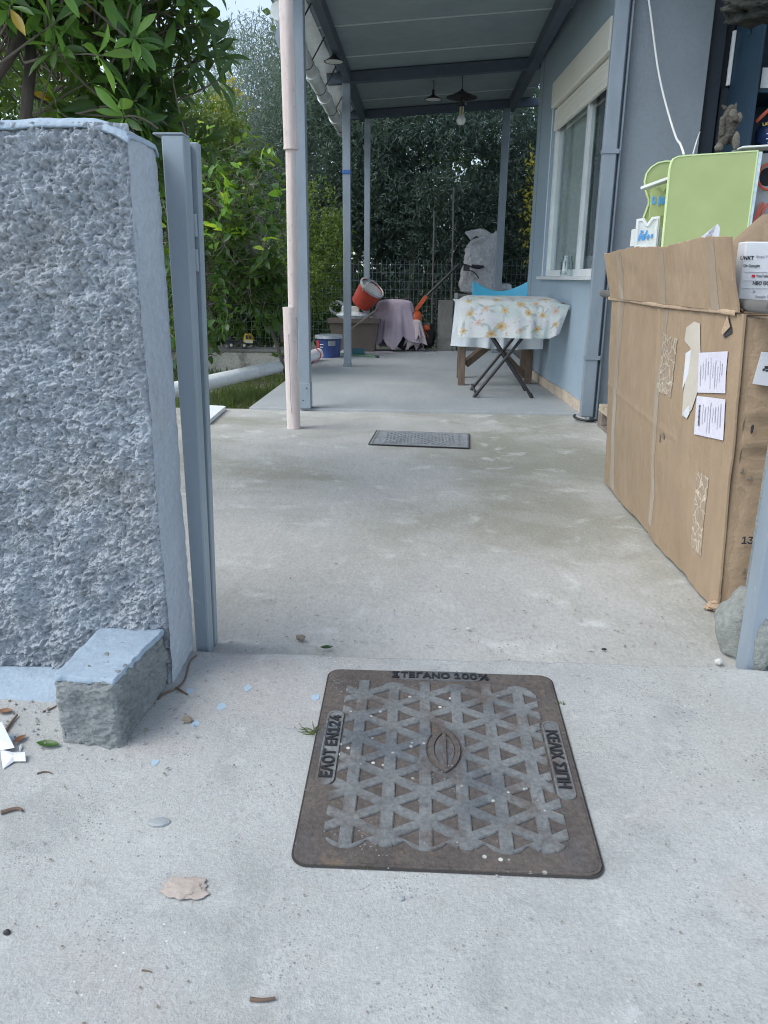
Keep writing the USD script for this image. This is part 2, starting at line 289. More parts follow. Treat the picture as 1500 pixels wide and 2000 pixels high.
mat('lime_board', [(.3, (.33, .39, .165)), (.7, (.365, .425, .185))], 2, 5, .5, fine=(8, .96, 1.04))
mat('lime_edge', (.60, .72, .36), 3, 3, .5)
mat('toy_white', (.66, .68, .66), 6, 4, .45, fine=(18, .92, 1.05))
mat('marker_blue', (.10, .33, .66), 8, 4, .6)
mat('grey_board', (.30, .31, .32), 4, 4, .6)
mat('pale_blue_edge', (.50, .60, .66), 9, 5, .5, fine=(40, .8, 1.1))
mat('red_cord', (.42, .07, .035), 8, 4, .4)
mat('white_cord', (.72, .72, .70), 8, 4, .5)
mat('cabinet_blue', [(.3, (.004, .022, .045)), (.7, (.008, .036, .065))], 3, 6, .7, fine=(10, .85, 1.1))
mat('fur_grey', [(.3, (.035, .032, .027)), (.7, (.10, .09, .075))], 40, 6, .95, bump=[(90, .01, 4)])
mat('fur_pale', [(.3, (.10, .092, .075)), (.7, (.17, .155, .13))], 40, 6, .95, bump=[(90, .01, 4)])
mat('dark_bag', [(.3, (.006, .008, .007)), (.7, (.022, .024, .018))], 12, 6, .8, bump=[(30, .01, 4)])
mat('blue_bag', [(.3, (.02, .05, .14)), (.7, (.04, .08, .2))], 6, 5, .4)
mat('yellow_ink', (.60, .42, .05), 6, 3, .5)
mat('rust_iron', [(.25, (.060, .050, .046)), (.5, (.090, .075, .068)), (.75, (.122, .100, .088))], 8, 8, .72, bump=[(70, .004, 6), (300, .001, 3)], fine=(110, .75, 1.2), spots=[(42, .14, (.50, .50, .47), .05, 5, .56), (110, .13, (.24, .24, .23), .08, 6, .56)],
    tint=[(5, .55, .72, (.075, .082, .092), .6), (11, .6, .74, (.16, .115, .08), .6)], spec=.4)
mat('worn_iron', [(.25, (.105, .108, .110)), (.5, (.150, .156, .158)), (.75, (.20, .207, .207))], 9, 8, .62, bump=[(90, .003, 6), (300, .001, 3)], fine=(120, .75, 1.18), spots=[(46, .10, (.50, .50, .47), .09, 4.5, .56), (90, .12, (.4, .4, .38), .08, 7, .60)],
    tint=[(4, .50, .66, (.068, .080, .096), .7), (9, .50, .66, (.10, .080, .070), .8), (24, .54, .68, (.085, .08, .085), .6)], spec=.4)
mat('cover_grey', [(.3, (.20, .21, .22)), (.7, (.31, .32, .33))], 12, 8, .6, bump=[(60, .003, 5)], fine=(80, .7, 1.2))
mat('joint_dark', (.035, .032, .03), 8, 4, .9)
mat('rock_grey', [(.25, (.16, .17, .155)), (.5, (.245, .255, .235)), (.75, (.32, .325, .305))], 8, 8, .9, bump=[(40, .008, 7), (160, .002, 4)], fine=(70, .8, 1.15), tint=[(5, .52, .72, (.22, .215, .15), .6)])
mat('stone_pink', [(.3, (.33, .275, .24)), (.7, (.43, .37, .335))], 20, 6, .85, bump=[(60, .003, 5)])
mat('stone_blue', [(.3, (.24, .265, .28)), (.7, (.33, .35, .36))], 20, 6, .7)
mat('stone_brown', [(.3, (.15, .12, .09)), (.7, (.27, .22, .17))], 30, 6, .85, bump=[(60, .003, 4)])
mat('pebble_dark', (.02, .02, .022), 20, 4, .5)
mat('paint_spot', [(.3, (.29, .385, .48)), (.7, (.35, .44, .54))], 60, 5, .7)
mat('twig', [(.3, (.09, .06, .042)), (.7, (.16, .11, .08))], 30, 5, .85)
mat('dry_leaf', [(.3, (.16, .075, .04)), (.7, (.25, .13, .075))], 20, 5, .7)
mat('soil', [(.25, (.10, .085, .062)), (.5, (.15, .13, .10)), (.75, (.20, .175, .14))], 5, 8, .95, bump=[(30, .02, 6)], fine=(40, .75, 1.2), tint=[(1.5, .45, .65, (.07, .095, .035), .7)])
mat('low_wall', [(.25, (.36, .34, .29)), (.5, (.52, .49, .42)), (.75, (.60, .57, .50))], 3, 8, .9, bump=[(30, .01, 6)], fine=(40, .8, 1.1), tint=[(4, .5, .66, (.20, .19, .16), .8)])
mat('low_wall_top', [(.25, (.17, .165, .145)), (.75, (.27, .26, .24))], 4, 8, .9, bump=[(30, .01, 6)], fine=(40, .8, 1.1))
mat('block_grey', [(.25, (.16, .155, .14)), (.75, (.24, .235, .215))], 6, 7, .9, bump=[(40, .006, 6)], fine=(60, .85, 1.1))
mat('galv', (.36, .38, .40), 12, 5, .4, metallic=.6, fine=(50, .85, 1.1))
mat('wire', (.22, .26, .28), 12, 3, .45, metallic=.3)
mat('rust_rod', (.14, .13, .125), 12, 3, .6)
mat('wood_brown', [(.3, (.095, .065, .045)), (.7, (.15, .105, .075))], 9, 7, .65, bump=[(30, .002, 5)], stretch=(3, 3, .5), fine=(20, .85, 1.1))
mat('wood_raw', [(.3, (.34, .27, .19)), (.7, (.45, .37, .28))], 9, 7, .8, stretch=(1, 3, 3), fine=(20, .85, 1.1))
mat('wood_grey', [(.3, (.16, .13, .11)), (.7, (.25, .21, .18))], 9, 7, .8, fine=(20, .85, 1.1))
mat('leg_black', (.022, .020, .022), 12, 4, .35)
mat('cloth_white', [(.3, (.60, .64, .67)), (.7, (.66, .70, .73))], 6, 5, .8)
mat('cyan_sheet', [(.3, (.05, .33, .50)), (.7, (.07, .39, .57))], 5, 5, .45)
mat('pink_cloth', [(.3, (.39, .31, .375)), (.7, (.47, .385, .45))], 6, 6, .9, bump=[(40, .003, 4)])
mat('pink_pale', [(.3, (.50, .42, .44)), (.7, (.58, .49, .50))], 6, 6, .9, spots=[(30, .25, (.40, .20, .18), .1, 8, .5)])
mat('sack_white', [(.25, (.24, .24, .25)), (.5, (.42, .42, .44)), (.75, (.52, .52, .54))], 5, 8, .5, bump=[(14, .02, 5)], fine=(30, .85, 1.08), spots=[(16, .16, (.04, .04, .045), .08, 2.4, .58)])
mat('trough_brown', [(.3, (.085, .065, .055)), (.7, (.115, .09, .078))], 5, 5, .6)
mat('bucket_red', [(.3, (.40, .042, .025)), (.7, (.47, .06, .035))], 6, 5, .45, fine=(20, .85, 1.06))
mat('rim_silver', [(.3, (.40, .40, .39)), (.7, (.55, .55, .54))], 12, 5, .45, metallic=.4)
mat('bucket_blue', [(.3, (.018, .035, .13)), (.7, (.03, .055, .18))], 5, 5, .4)
mat('lid_grey', [(.3, (.30, .33, .36)), (.7, (.40, .43, .46))], 10, 5, .5)
mat('label_red', (.45, .04, .05), 6, 4, .5)
mat('hose_grey', (.23, .24, .26), 8, 4, .45)
mat('bag_white', [(.3, (.55, .60, .64)), (.7, (.68, .72, .76))], 10, 6, .45, bump=[(25, .012, 4)])
mat('foam_white', (.50, .50, .47), 10, 5, .7)
mat('tiller_orange', [(.3, (.50, .085, .02)), (.7, (.58, .11, .03))], 6, 5, .4, fine=(20, .8, 1.05))
mat('teal_tray', (.025, .11, .14), 6, 4, .4)
mat('green_stick', (.10, .28, .13), 6, 4, .5)
mat('truck_yellow', (.66, .42, .03), 6, 4, .4)
mat('truck_dark', (.025, .027, .032), 6, 4, .5)
mat('truck_cream', (.62, .56, .40), 6, 4, .5)
mat('white_board', (.70, .72, .73), 4, 4, .5)
mat('bark_dark', [(.3, (.035, .027, .024)), (.7, (.075, .06, .05))], 14, 7, .9, bump=[(30, .006, 6)], stretch=(1, 1, .3))
mat('bark_grey', [(.3, (.10, .085, .065)), (.7, (.17, .15, .12))], 14, 7, .9, bump=[(30, .006, 6)], stretch=(1, 1, .3))
mat('bulb', (.72, .72, .70), 3, 3, .2)
glass_mat('window_glass', (.88, .91, .91), .04)
glass_mat('jar_glass', (.86, .9, .9), .1)
mat_col('floral_print', .55, .4, (30, .002), (60, .95, 1.03), coat=.1)
mat_col('printed_face', .5, .4)
for k, c in enumerate([(.055, .125, .026), (.078, .165, .034), (.105, .21, .045), (.14, .25, .055), (.036, .085, .024)]):
    leaf_mat(f'near_leaf_{k}', [(0, tuple(x * .85 for x in c)), (1, tuple(x * 1.15 for x in c))], .36, .30, (c[0] * 3, c[1] * 2.6, c[2] * 1.2), False)
leaf_mat('near_foliage', [(0, (.026, .062, .020)), (.5, (.070, .142, .034)), (1, (.15, .245, .06))], .4, .3)
leaf_mat('yellow_leaf', [(0, (.30, .22, .03)), (1, (.38, .27, .04))], .45, .3, (.4, .25, .03), False)
for k, c in enumerate([(.075, .17, .022), (.13, .26, .034), (.20, .34, .045), (.040, .10, .018), (.27, .38, .06)]):
    leaf_mat(f'citrus_leaf_{k}', [(0, tuple(x * .85 for x in c)), (1, tuple(x * 1.15 for x in c))], .33, .35, (c[0] * 3, c[1] * 2.3, c[2] * 1.2), False)
leaf_mat('citrus_foliage', [(0, (.020, .050, .014)), (.4, (.065, .14, .026)), (.75, (.19, .30, .045)), (1, (.34, .39, .09))], .36, .35)
leaf_mat('yellowgreen_foliage', [(0, (.07, .11, .02)), (.6, (.15, .19, .04)), (1, (.26, .24, .07))], .45, .35)
leaf_mat('olive_foliage', [(0, (.045, .074, .058)), (.6, (.10, .145, .108)), (1, (.20, .25, .195))], .5, .25, (.10, .16, .08))
leaf_mat('dark_olive', [(0, (.035, .060, .050)), (.6, (.084, .122, .10)), (1, (.175, .225, .18))], .5, .22, (.07, .12, .06))
leaf_mat('pale_olive', [(0, (.10, .135, .115)), (.6, (.17, .21, .18)), (1, (.26, .30, .26))], .5, .35, (.22, .28, .2))
leaf_mat('suntint_foliage', [(0, (.09, .12, .02)), (.5, (.25, .27, .045)), (1, (.45, .38, .07))], .5, .45, (.5, .42, .06))  # sunlight put into the leaf colour as bright yellow
leaf_mat('dark_hedge', [(0, (.024, .046, .034)), (1, (.07, .105, .07))], .5, .25)
leaf_mat('grass_blade', [(0, (.065, .075, .028)), (.55, (.10, .12, .04)), (1, (.26, .21, .11))], .5, .35)

# ------------------------------------------------------------------ the setting
RA, RB = -0.096, 0.075                                     # the entrance slab rises towards the gate: z = RA + RB * y
def ramp(px, py):
    p = onplane(px, py, (0, 0, RA), (0, -RB, 1)); return p + [0, 0, .006 * (meshkit.fbm(np.array([[p[0] * 1.7, p[1] * 1.7, 0]]), 3)[0] - .5)]
def rz(y): return RA + RB * y
obj('ground', grid(lambda U, V: np.stack([U, V, -.22 - .12 * np.clip((V - 6) / 4, 0, 1) + 0 * U], -1), np.r_[-300, np.linspace(-20, 20, 30), 300], np.r_[-300, np.linspace(-8, 14, 30), 500]), 'soil', kind='structure', label='brown soil of the garden around the paved yard')
def drive(U, V):
    edge = 1.745 + .018 * (meshkit.fbm(np.stack([U * 9, U * 0, U * 0 + 3], -1), 4) - .5) - .022 * np.clip((U - .75) / .4, 0, 1) * meshkit.noise(np.stack([U * 22, U * 0, U * 0], -1))
    y = np.where(V <= 1, -6 + (edge + 6) * V, edge + .004 * (V - 1))
    z = rz(y) + .006 * (meshkit.fbm(np.stack([U * 1.7, y * 1.7, U * 0], -1), 3) - .5)
    z = np.where(V > 1, z - np.clip((V - 1) * .06, 0, .2), z - .006 * np.clip((V - .9985) / .0015, 0, 1) ** 2)
    return np.stack([U, y, z], -1)
obj('entrance_slab', grid(drive, np.r_[-8, np.linspace(-2, 2.2, 260), 8], np.r_[np.linspace(0, .86, 30), np.linspace(.865, .995, 120), .997, .9985, .9992, 1, 1.4, 2, 3, 4]), 'drive_concrete', smooth=35, kind='structure', label='pale grey concrete slab before the gate')
def court(U, V): return np.stack([U, V, .010 * (meshkit.fbm(np.stack([U * .8, V * .8, U * 0 + 5], -1), 3) - .5) - .004], -1)
obj('courtyard', solid_sheet(grid(court, np.linspace(-2.9, 6, 130), np.linspace(1.70, 5.62, 90)), .3, (0, 0, 1)), 'court_concrete', smooth=30, kind='structure', label='stained concrete yard behind the gate')
obj('patio', bx(-1.275, 1.16, 5.6, 10.44, -.4, .014, .006), 'patio_concrete', kind='structure', label='smooth grey patio floor under the canopy')

# garden edge: low wall at the back
t = thing('low_garden_wall', 'low stained plaster wall under the wire fence at the back of the garden', 'wall', (-3, 10.5, -.4))
obj('wall', bx(-6.5, -1.29, 10.42, 10.7, -.6, -.05, .01), 'low_wall', t)
obj('coping', bx(-6.5, -1.285, 10.40, 10.72, -.049, -.005, .012), 'low_wall_top', t)

# ------------------------------------------------------------------ gate pier, left
PX, PY0, PY1, PH = -.577, 1.605, 1.764, 1.228
def rough(u, v, seed):
    """height of the thrown render at wall coordinates u, v (metres)"""
    P = np.stack([u, v, 0 * u + seed], -1)
    big = meshkit.fbm(P * 14, 3, seed); q = P + .010 * np.stack([meshkit.noise(P * 70) - .5, meshkit.noise(P * 70 + 7) - .5, 0 * u], -1)
    rid = 1 - 2 * np.abs(meshkit.fbm(q * 52, 4, seed + 9) - .5); rid2 = np.abs(meshkit.fbm(q * [42, 52, 1], 4, seed + 12) - .5)
    lumps = np.zeros(u.shape); pts = np.random.default_rng(seed).random((int(15000 * np.ptp(u) * np.ptp(v)), 2)) * [np.ptp(u), np.ptp(v)] + [u.min(), v.min()]
    rr = np.random.default_rng(seed + 1).uniform(.0015, .0055, len(pts)); d, k = cKDTree(pts).query(q[..., :2].reshape(-1, 2), 3, workers=-1)
    for j in range(3):
        lumps = np.maximum(lumps, (np.sqrt(np.clip(1 - (d[:, j] / rr[k[:, j]]) ** 2, 0, None)) * rr[k[:, j]]).reshape(u.shape))
    q2 = q * [46, 70, 1]
    return .032 * (big - .5) + .020 * (meshkit.fbm(q2, 4, seed + 2) - .4) + .024 * (meshkit.fbm(q2 * .4 + 3, 3, seed + 5) - .5) + .008 * rid2 + .9 * lumps + .022 * (meshkit.fbm(q * [110, 160, 1], 3, seed + 4) - .5) + .007 * (meshkit.noise(P * [330, 420, 1], seed + 6) - .5)
pier = thing('gate_pier', 'rough rendered blue grey gate pier at the left of the entrance', 'pier', (-.9, 1.68, 0))
def pier_front(U, V):
    h = rough(U, V, 3)
    side = np.clip((U - (PX - .03)) / .03, 0, 1)
    lowsm = np.clip((.04 - V) / .02, 0, 1)
    h = h * (1 - .35 * np.clip((V - PH + .03) / .03, 0, 1) ** 2)
    y = PY0 - .004 - h * (1 - lowsm) * (1 - .5 * side) - lowsm * .012 + .010 * side ** 3
    k = np.clip((U + 1.05) / (PX + 1.05), 0, 1)
    return np.stack([U + k * (.004 * (1 - V / PH) - .002), y, V], -1)
PHF = PH - .002
us, vs = np.r_[np.linspace(-1.6, -1.05, 60), np.linspace(-1.046, PX, 290)], np.linspace(.0, PHF, 620)
obj('rough_face', grid(pier_front, us, vs), 'rough_render', pier, smooth=True, label='coarse thrown render on the front')
def pier_side(U, V):                                       # U 0..1 front to back
    P = np.stack([U * .15, V, 0 * U + 9], -1)
    wav = .010 * (meshkit.fbm(P * [4, 7, 1], 3, 2) - .5) + .004 * (meshkit.fbm(P * 60, 3, 5) - .5)
    rag = .010 * (meshkit.fbm(np.stack([0 * U, V * 22, 0 * U], -1), 4, 8) - .5)
    y = PY0 - .010 + U * (PY1 - PY0 + rag + .012)
    return np.stack([PX + .004 * (1 - V / PH) + wav + .004 * np.sin(U * np.pi), y, V], -1)
obj('smooth_return', grid(pier_side, np.linspace(0, 1, 60), np.linspace(0, PH - .016, 360)), 'smooth_render', pier, smooth=True, label='smoother painted return beside the gate post')
obj('core', bx(-2.6, PX - .018, PY0 + .012, PY1 - .006, -.2, PH - .012), 'grey_mortar', pier)
def pier_top(U, V):
    x = -1.6 + U * (PX + 1.6 + .003); y = PY0 - .016 + .010 * (meshkit.fbm(np.stack([x * 30, 0 * x, 0 * x], -1), 4, 16) - .5) * (1 - V) + V * (PY1 - PY0 + .018)
    z = PH + .008 + .003 * np.sin(x * 9) + .009 * (meshkit.fbm(np.stack([x * 12, y * 12, 0 * x], -1), 4, 6) - .5) - .034 * np.clip((x - (PX - .07)) / .08, 0, 1) ** 1.6
    ed = np.minimum(np.minimum(V, 1 - V) / .12, 1); z = z - .014 * (1 - ed) ** 2
    return np.stack([x, y, z], -1)
obj('top_screed', solid_sheet(grid(pier_top, np.linspace(0, 1, 320), np.linspace(0, 1, 24)), .008, (0, 0, 1)), 'paint_top', pier, smooth=True, label='pale painted screed on top')
sk = grid(lambda U, V: np.stack([U, PY0 - .012 - .10 * V + .010 * (meshkit.fbm(np.stack([U * 14, V * 3, 0 * U], -1), 3) - .5), rz(1.55) + .036 - .046 * V ** 1.6 + .005 * (meshkit.fbm(np.stack([U * 25, V * 5, 0 * U], -1), 3) - .5)], -1), np.linspace(-1.5, -.755, 120), np.linspace(0, 1, 16))
obj('skirt', solid_sheet(sk, .03, (0, 0, 1)), 'paint_top', pier, smooth=True, label='painted cement skirt along the foot')

# mortar block on the slab
bl = thing('mortar_block', 'small cement block with blue painted top at the foot of the left pier', 'block', (-.66, 1.46, .01))
def quadblock(c, zb, zt, n=26, amp=.006, seed=1, taper=.0):
    """a rough block over the plan quad c (4 corners counter-clockwise)"""
    m = trimesh.creation.box([1, 1, 1]); m = m.subdivide_to_size(1.0 / n, max_iter=12); v = np.array(m.vertices) + .5
    c = np.asarray(c, float); u, w = v[:, :1], v[:, 1:2]
    P = (1 - u) * (1 - w) * c[0] + u * (1 - w) * c[1] + u * w * c[2] + (1 - u) * w * c[3]
    zz = zb + (zt - zb) * v[:, 2]
    Q = np.c_[P, zz]; ctr = Q.mean(0); d = Q - ctr; k = (meshkit.fbm(Q * 38, 4, seed) - .5) * 2 * amp + (meshkit.fbm(Q * [90, 90, 160], 3, seed + 8) - .5) * amp * .9 + (meshkit.fbm(Q * 11, 2, seed + 3) - .5) * amp * 1.6
    nn = np.asarray(m.vertex_normals); ed = np.sort(np.abs(v - .5), axis=1)[:, 1]
    Q = Q + nn * k[:, None] - nn * (np.clip((ed - .42) / .08, 0, 1) ** 2 * amp * .9)[:, None]
    m.vertices = Q; return m
bc = [ramp(118, 1450)[:2], ramp(236, 1462)[:2], np.array([-.582, 1.60]), np.array([-.735, 1.60])]
ZTOP = .163
blk = quadblock(bc, -.03, ZTOP - .006, n=70, amp=.010, seed=4)
obj('body', blk, 'grey_mortar', bl, smooth=35)
cc = np.asarray(bc); ce = cc.mean(0)
def topf(U, V):
    c = ce + (cc - ce) * .97
    P = (1 - U)[..., None] * (1 - V)[..., None] * c[0] + U[..., None] * (1 - V)[..., None] * c[1] + (U * V)[..., None] * c[2] + ((1 - U) * V)[..., None] * c[3]
    P = P + .006 * (np.stack([meshkit.noise(np.stack([P[..., 0] * 60, P[..., 1] * 60, 0 * U], -1)), meshkit.noise(np.stack([P[..., 0] * 60, P[..., 1] * 60, 0 * U + 5], -1))], -1) - .5)
    return np.concatenate([P, (ZTOP + .004 * (meshkit.fbm(np.stack([P[..., 0] * 40, P[..., 1] * 40, 0 * U], -1), 3) - .5))[..., None]], -1)
obj('painted_top', solid_sheet(grid(topf, np.linspace(0, 1, 30), np.linspace(0, 1, 40)), .012, (0, 0, 1)), 'paint_top', bl, smooth=True)

# gate post, left (tube with cap, hinge leaf behind)
def lshape(p0, p1, w, d): return bx(p0[0] - w / 2, p0[0] + w / 2, p0[1], p0[1] + d, p0[2], p1[2], .003)
gp = thing('gate_post', 'grey steel gate post with hinge strip beside the rough left pier', 'post', (-.545, 1.78, 0))
def lean(m, d, x_from=-9):
    v = np.array(m.vertices); v[:, 0] -= np.where(v[:, 0] > x_from, d, 0) * (1 - np.clip(v[:, 2] / 1.23, 0, 1)); m.vertices = v; return m
obj('post_tube', lean(bx(-.567, -.518, 1.767, 1.815, -.01, 1.232, .003), .016, -.545), 'steel_paint', gp)
obj('cap', bx(-.585, -.5195, 1.766, 1.818, 1.2325, 1.2365, .0015), 'steel_paint', gp)
obj('hinge_strip', lean(bx(-.536, -.507, 1.83, 1.860, .0, 1.228, .003), .028), 'steel_paint', gp)
obj('strip_edge', lean(bx(-.530, -.520, 1.816, 1.8295, .0, 1.22, .001), .024), 'beam_paint', gp)
for z in (1.055, .98):
    h = obj('hinge', lathe([[0, 0], [.0075, 0], [.0075, .048], [0, .048]], 14, (-.519 - .028 * (1 - z / 1.23), 1.822, z - .024)), 'steel_paint', gp, smooth=30)
obj('hinge', lathe([[0, 0], [.0075, 0], [.0075, .06], [0, .06]], 14, (-.543, 1.822, .18)), 'steel_paint', gp, smooth=30)

# right side: post and rough wall, cement lump
rp = thing('steel_gate_post', 'blue grey steel post with a mortar smear at the right edge', 'post', (.83, 1.79, 0))
obj('post_tube', bx(.823, .866, 1.765, 1.825, -.02, 1.3, .003), 'steel_light', rp)
sm = lump((.858, 1.763, .085), (.022, .006, .07), 3, .5, 3, 2.5)
obj('mortar_smear', sm, 'rock_grey', rp, smooth=True)
rw = thing('right_wall', 'rough rendered wall stub at the right of the steel post', 'wall', (1.1, 1.8, 0))
def rwall(U, V): h = rough(U, V, 23); return np.stack([U, 1.80 - h, V], -1)
obj('rough_face', grid(rwall, np.linspace(.868, 1.25, 100), np.linspace(.07, 1.2, 260)), 'rough_render', rw, smooth=True)
obj('core', bx(.874, 2.2, 1.812, 1.95, -.2, 1.2), 'grey_mortar', rw)
obj('cement_lump', lump((.880, 1.905, .065), (.078, .085, .112), 5, .22, 4, 1.6), 'rock_grey', smooth=True, label='grey cement lump wedged between the big box and the steel post', cat='rock')

# ------------------------------------------------------------------ big iron cover in the slab
flat_ramp = lambda px, py: onplane(px, py, (0, 0, RA + .001), (0, -RB, 1))
CO = flat_ramp(566, 1687); CB = flat_ramp(1172, 1715); CT = flat_ramp(648, 1310); CR = flat_ramp(1080, 1322)
cu = (CB - CO) + (CR - CT); cu /= np.linalg.norm(cu); cw = np.cross(cu, (CT - CO)); cw /= np.linalg.norm(cw); cv = np.cross(cw, cu)
cen = (CO + CB + CT + CR) / 4
WU = (np.linalg.norm(CB - CO) + np.linalg.norm(CR - CT)) / 2; WV = (np.linalg.norm(CT - CO) + np.linalg.norm(CR - CB)) / 2
cen[2] = RA + RB * cen[1]
MC = lambda h: frame4(cen + cw * h, cu, cv, cw)
cover = thing('drain_cover', 'big rusty cast iron cover with triangle ribs and raised lettering in the slab', 'manhole cover', cen)
def rrect(w, h, r): return sbox(-w / 2 + r, -h / 2 + r, w / 2 - r, h / 2 - r).buffer(r, quad_segs=8)
obj('joint', extrude(rrect(WU + .008, WV + .008, .03).difference(rrect(WU - .012, WV - .012, .028)), .0012, MC(.0012)), 'joint_dark', cover)
plate_poly = rrect(WU, WV, .028)
obj('plate', [extrude(rrect(WU, WV, .028), .004, MC(.0012)), extrude(rrect(WU - .01, WV - .01, .024), .0012, MC(.005))], 'rust_iron', cover)
d_, p_ = WU * .134, WV * .130
inner = sbox(-d_ * 3.05, -WV * .372, d_ * 3.05, WV * .352)
bars = []
for k in (-2.5, -1.5, -.5, .5, 1.5, 2.5):
    bars.append(LineString([(k * d_, -1), (k * d_, 1)]).buffer(.0122))
slope = (p_ / 2) / d_
for k in range(-14, 15):
    for s in (-1, 1):
        bars.append(LineString([(-1, k * p_ - s * slope * (1 + .5 * d_) / 1), (1, k * p_ + s * slope * (1 - .5 * d_))]).buffer(.0105))
lat = unary_union(bars)
scal = unary_union([inner] + [Point(k * d_, sg).buffer(d_ * .55) for k in (-2.5, -.5, 1.5) for sg in (WV * .352, -WV * .372)] + [Point(k * d_, sg).buffer(d_ * .5) for k in (-1.5, .5, 2.5) for sg in (WV * .348, -WV * .368)]).buffer(.008).buffer(-.006)
eye = Point(0, 0).buffer(.062).intersection(Point(.06, 0).buffer(.086)).intersection(Point(-.06, 0).buffer(.086))
eye = affinity.translate(affinity.scale(Point(.034, 0).buffer(.062, 24).intersection(Point(-.034, 0).buffer(.062, 24)), 1.12, 1.32), .004, .008)
boxes = []
def capsule(cx, cy, w, h): return affinity.translate(rrect(w, h, min(w, h) / 2.05), cx, cy)
caps = [capsule(0, WV * .465, .20, .036), capsule(-WU * .438, .01, .036, .235), capsule(WU * .442, -.005, .036, .24)]
ribs = lat.intersection(scal).difference(eye.buffer(.006))
for c in caps: ribs = ribs.difference(c.buffer(.004))
def ragged(poly, h, hz, mats, parent, name):
    return obj(name, extrude(poly.simplify(.0004), h, MC(hz)), mats, parent)
ribs = ribs.buffer(-.0012).buffer(.0012)
obj('rib_lattice', [extrude(ribs, .0022, MC(.0062)), extrude(ribs.buffer(-.0016), .0010, MC(.0084))], 'worn_iron', cover, label='raised triangle lattice worn to grey')
obj('eye_ring', extrude(eye.buffer(.001).difference(eye.buffer(-.009)), .0042, MC(.0062)), 'rust_iron', cover)
obj('eye_floor', extrude(eye.buffer(-.011), .0012, MC(.0062)), 'worn_iron', cover)
obj('lifting_bar', extrude(sbox(.0005, -.070, .0075, .085).intersection(eye.buffer(-.006)), .004, MC(.0076)), 'rust_iron', cover)
for c in caps:
    obj('letter_plaque', [extrude(c, .0016, MC(.0062)), extrude(c.difference(c.buffer(-.0035)), .0016, MC(.0078))], 'worn_iron', cover)
def lettering(s, height, cx, cy, ang, parent, name='lettering', mt='black_iron'):
    m = meshkit.text_mesh(s, height, .0028, True); m.apply_translation([-m.bounds[1, 0] / 2, -height / 2, 0])
    M = trimesh.transformations.rotation_matrix(math.radians(ang), [0, 0, 1]); M[:3, 3] = [cx, cy, .0078]
    m.apply_transform(M); m.apply_transform(MC(0)); return obj(name, m, mt, parent)
lettering('ΣΤΕΓΑΝΟ 100%', .0215, 0, WV * .465, 0, cover)
lettering('ΕΛΟΤ ΕΝ124', .0235, -WU * .438, .01, 90, cover)
lettering('ΚΕΛΙΧ ΣΙΠΗ', .0235, WU * .442, -.005, -90, cover)

# second cover on the yard
c2 = thing('flat_drain_cover', 'narrow dark grey rectangular cover in the yard before the patio', 'manhole cover', (0, 4.6, 0))
def poly_at(pts, z): return [onz(*q, z)[:2] for q in pts]
q2 = Polygon([(-.302, 4.435), (.275, 4.385), (.298, 4.80), (-.280, 4.845)])
obj('plate', extrude(q2, .003, frame4((0, 0, .002), (1, 0, 0), (0, 1, 0))), 'cover_grey', c2)
obj('joint', extrude(q2.buffer(.008, join_style=2).difference(q2), .003, frame4((0, 0, .002), (1, 0, 0), (0, 1, 0))), 'joint_dark', c2)
rb2 = [LineString([(-.9 + k * .042, 4.2), (-.3 + k * .042, 5.0)]).buffer(.0055) for k in range(0, 36)] + [LineString([(-.9 + k * .042, 5.0), (-.3 + k * .042, 4.2)]).buffer(.0045) for k in range(0, 36)]
obj('rib_lattice', extrude(unary_union(rb2).intersection(q2.buffer(-.05)), .003, frame4((0, 0, .0052), (1, 0, 0), (0, 1, 0))), 'cover_grey', c2)
obj('border', extrude(q2.buffer(-.008).difference(q2.buffer(-.014)), .002, frame4((0, 0, .0052), (1, 0, 0), (0, 1, 0))), 'galv', c2)
for px_ in (-.225, .215):
    obj('end_bar', bx(px_ - .012, px_ + .012, 4.45, 4.79, .0054, .0080, .001), 'cover_grey', c2)

# ------------------------------------------------------------------ house
HW0, HW1 = np.array([1.175, 5.40]), np.array([1.042, 8.20])
hd = (HW1 - HW0) / np.linalg.norm(HW1 - HW0); hn = np.array([-hd[1], hd[0]])          # outward normal, to the left
HL = np.linalg.norm(HW1 - HW0)
def hp(s, z, off=0.0): q = HW0 + hd * s + hn * off; return np.array([q[0], q[1], z])
def hbox(s0, s1, o0, o1, z0, z1, bev=0.0):
    """box in house wall coordinates: along the wall, outward offset, height"""
    m = bx(s0, s1, o0, o1, z0, z1, bev); M = np.eye(4); M[:2, 0], M[:2, 1], M[:3, 3] = hd, hn, [HW0[0], HW0[1], 0]; m.apply_transform(M)
    if np.linalg.det(M[:3, :3]) < 0: m.invert()
    return m
house = thing('house', 'blue grey house wall with a shuttered sliding window under the canopy', 'house', (1.3, 5.5, 0))
S0, S1, ZS, ZT = .26, 2.06, .965, 2.55
obj('wall', [hbox(0, S0, -.25, 0, .0, 3.3), hbox(S1, HL, -.25, 0, .0, 3.3), hbox(S0, S1, -.25, 0, .0, ZS - .03), hbox(S0, S1, -.25, 0, ZT, 3.3)], 'house_wall', house)
obj('rear_wall', [bx(1.05, 6, 8.0, 8.2, 0, 3.3), bx(1.3, 6, 5.75, 5.8, 0, 3.3)], 'garage_wall', house)
obj('roof', bx(.98, 6.3, 5.3, 8.4, 3.301, 3.45), 'garage_wall', house)
obj('unseen_shade_roof', bx(1.25, 6, 2.9, 5.39, 2.86, 3.0), 'garage_wall', house)  # unseen roof slab added to shade the blue cabinet and grey wall
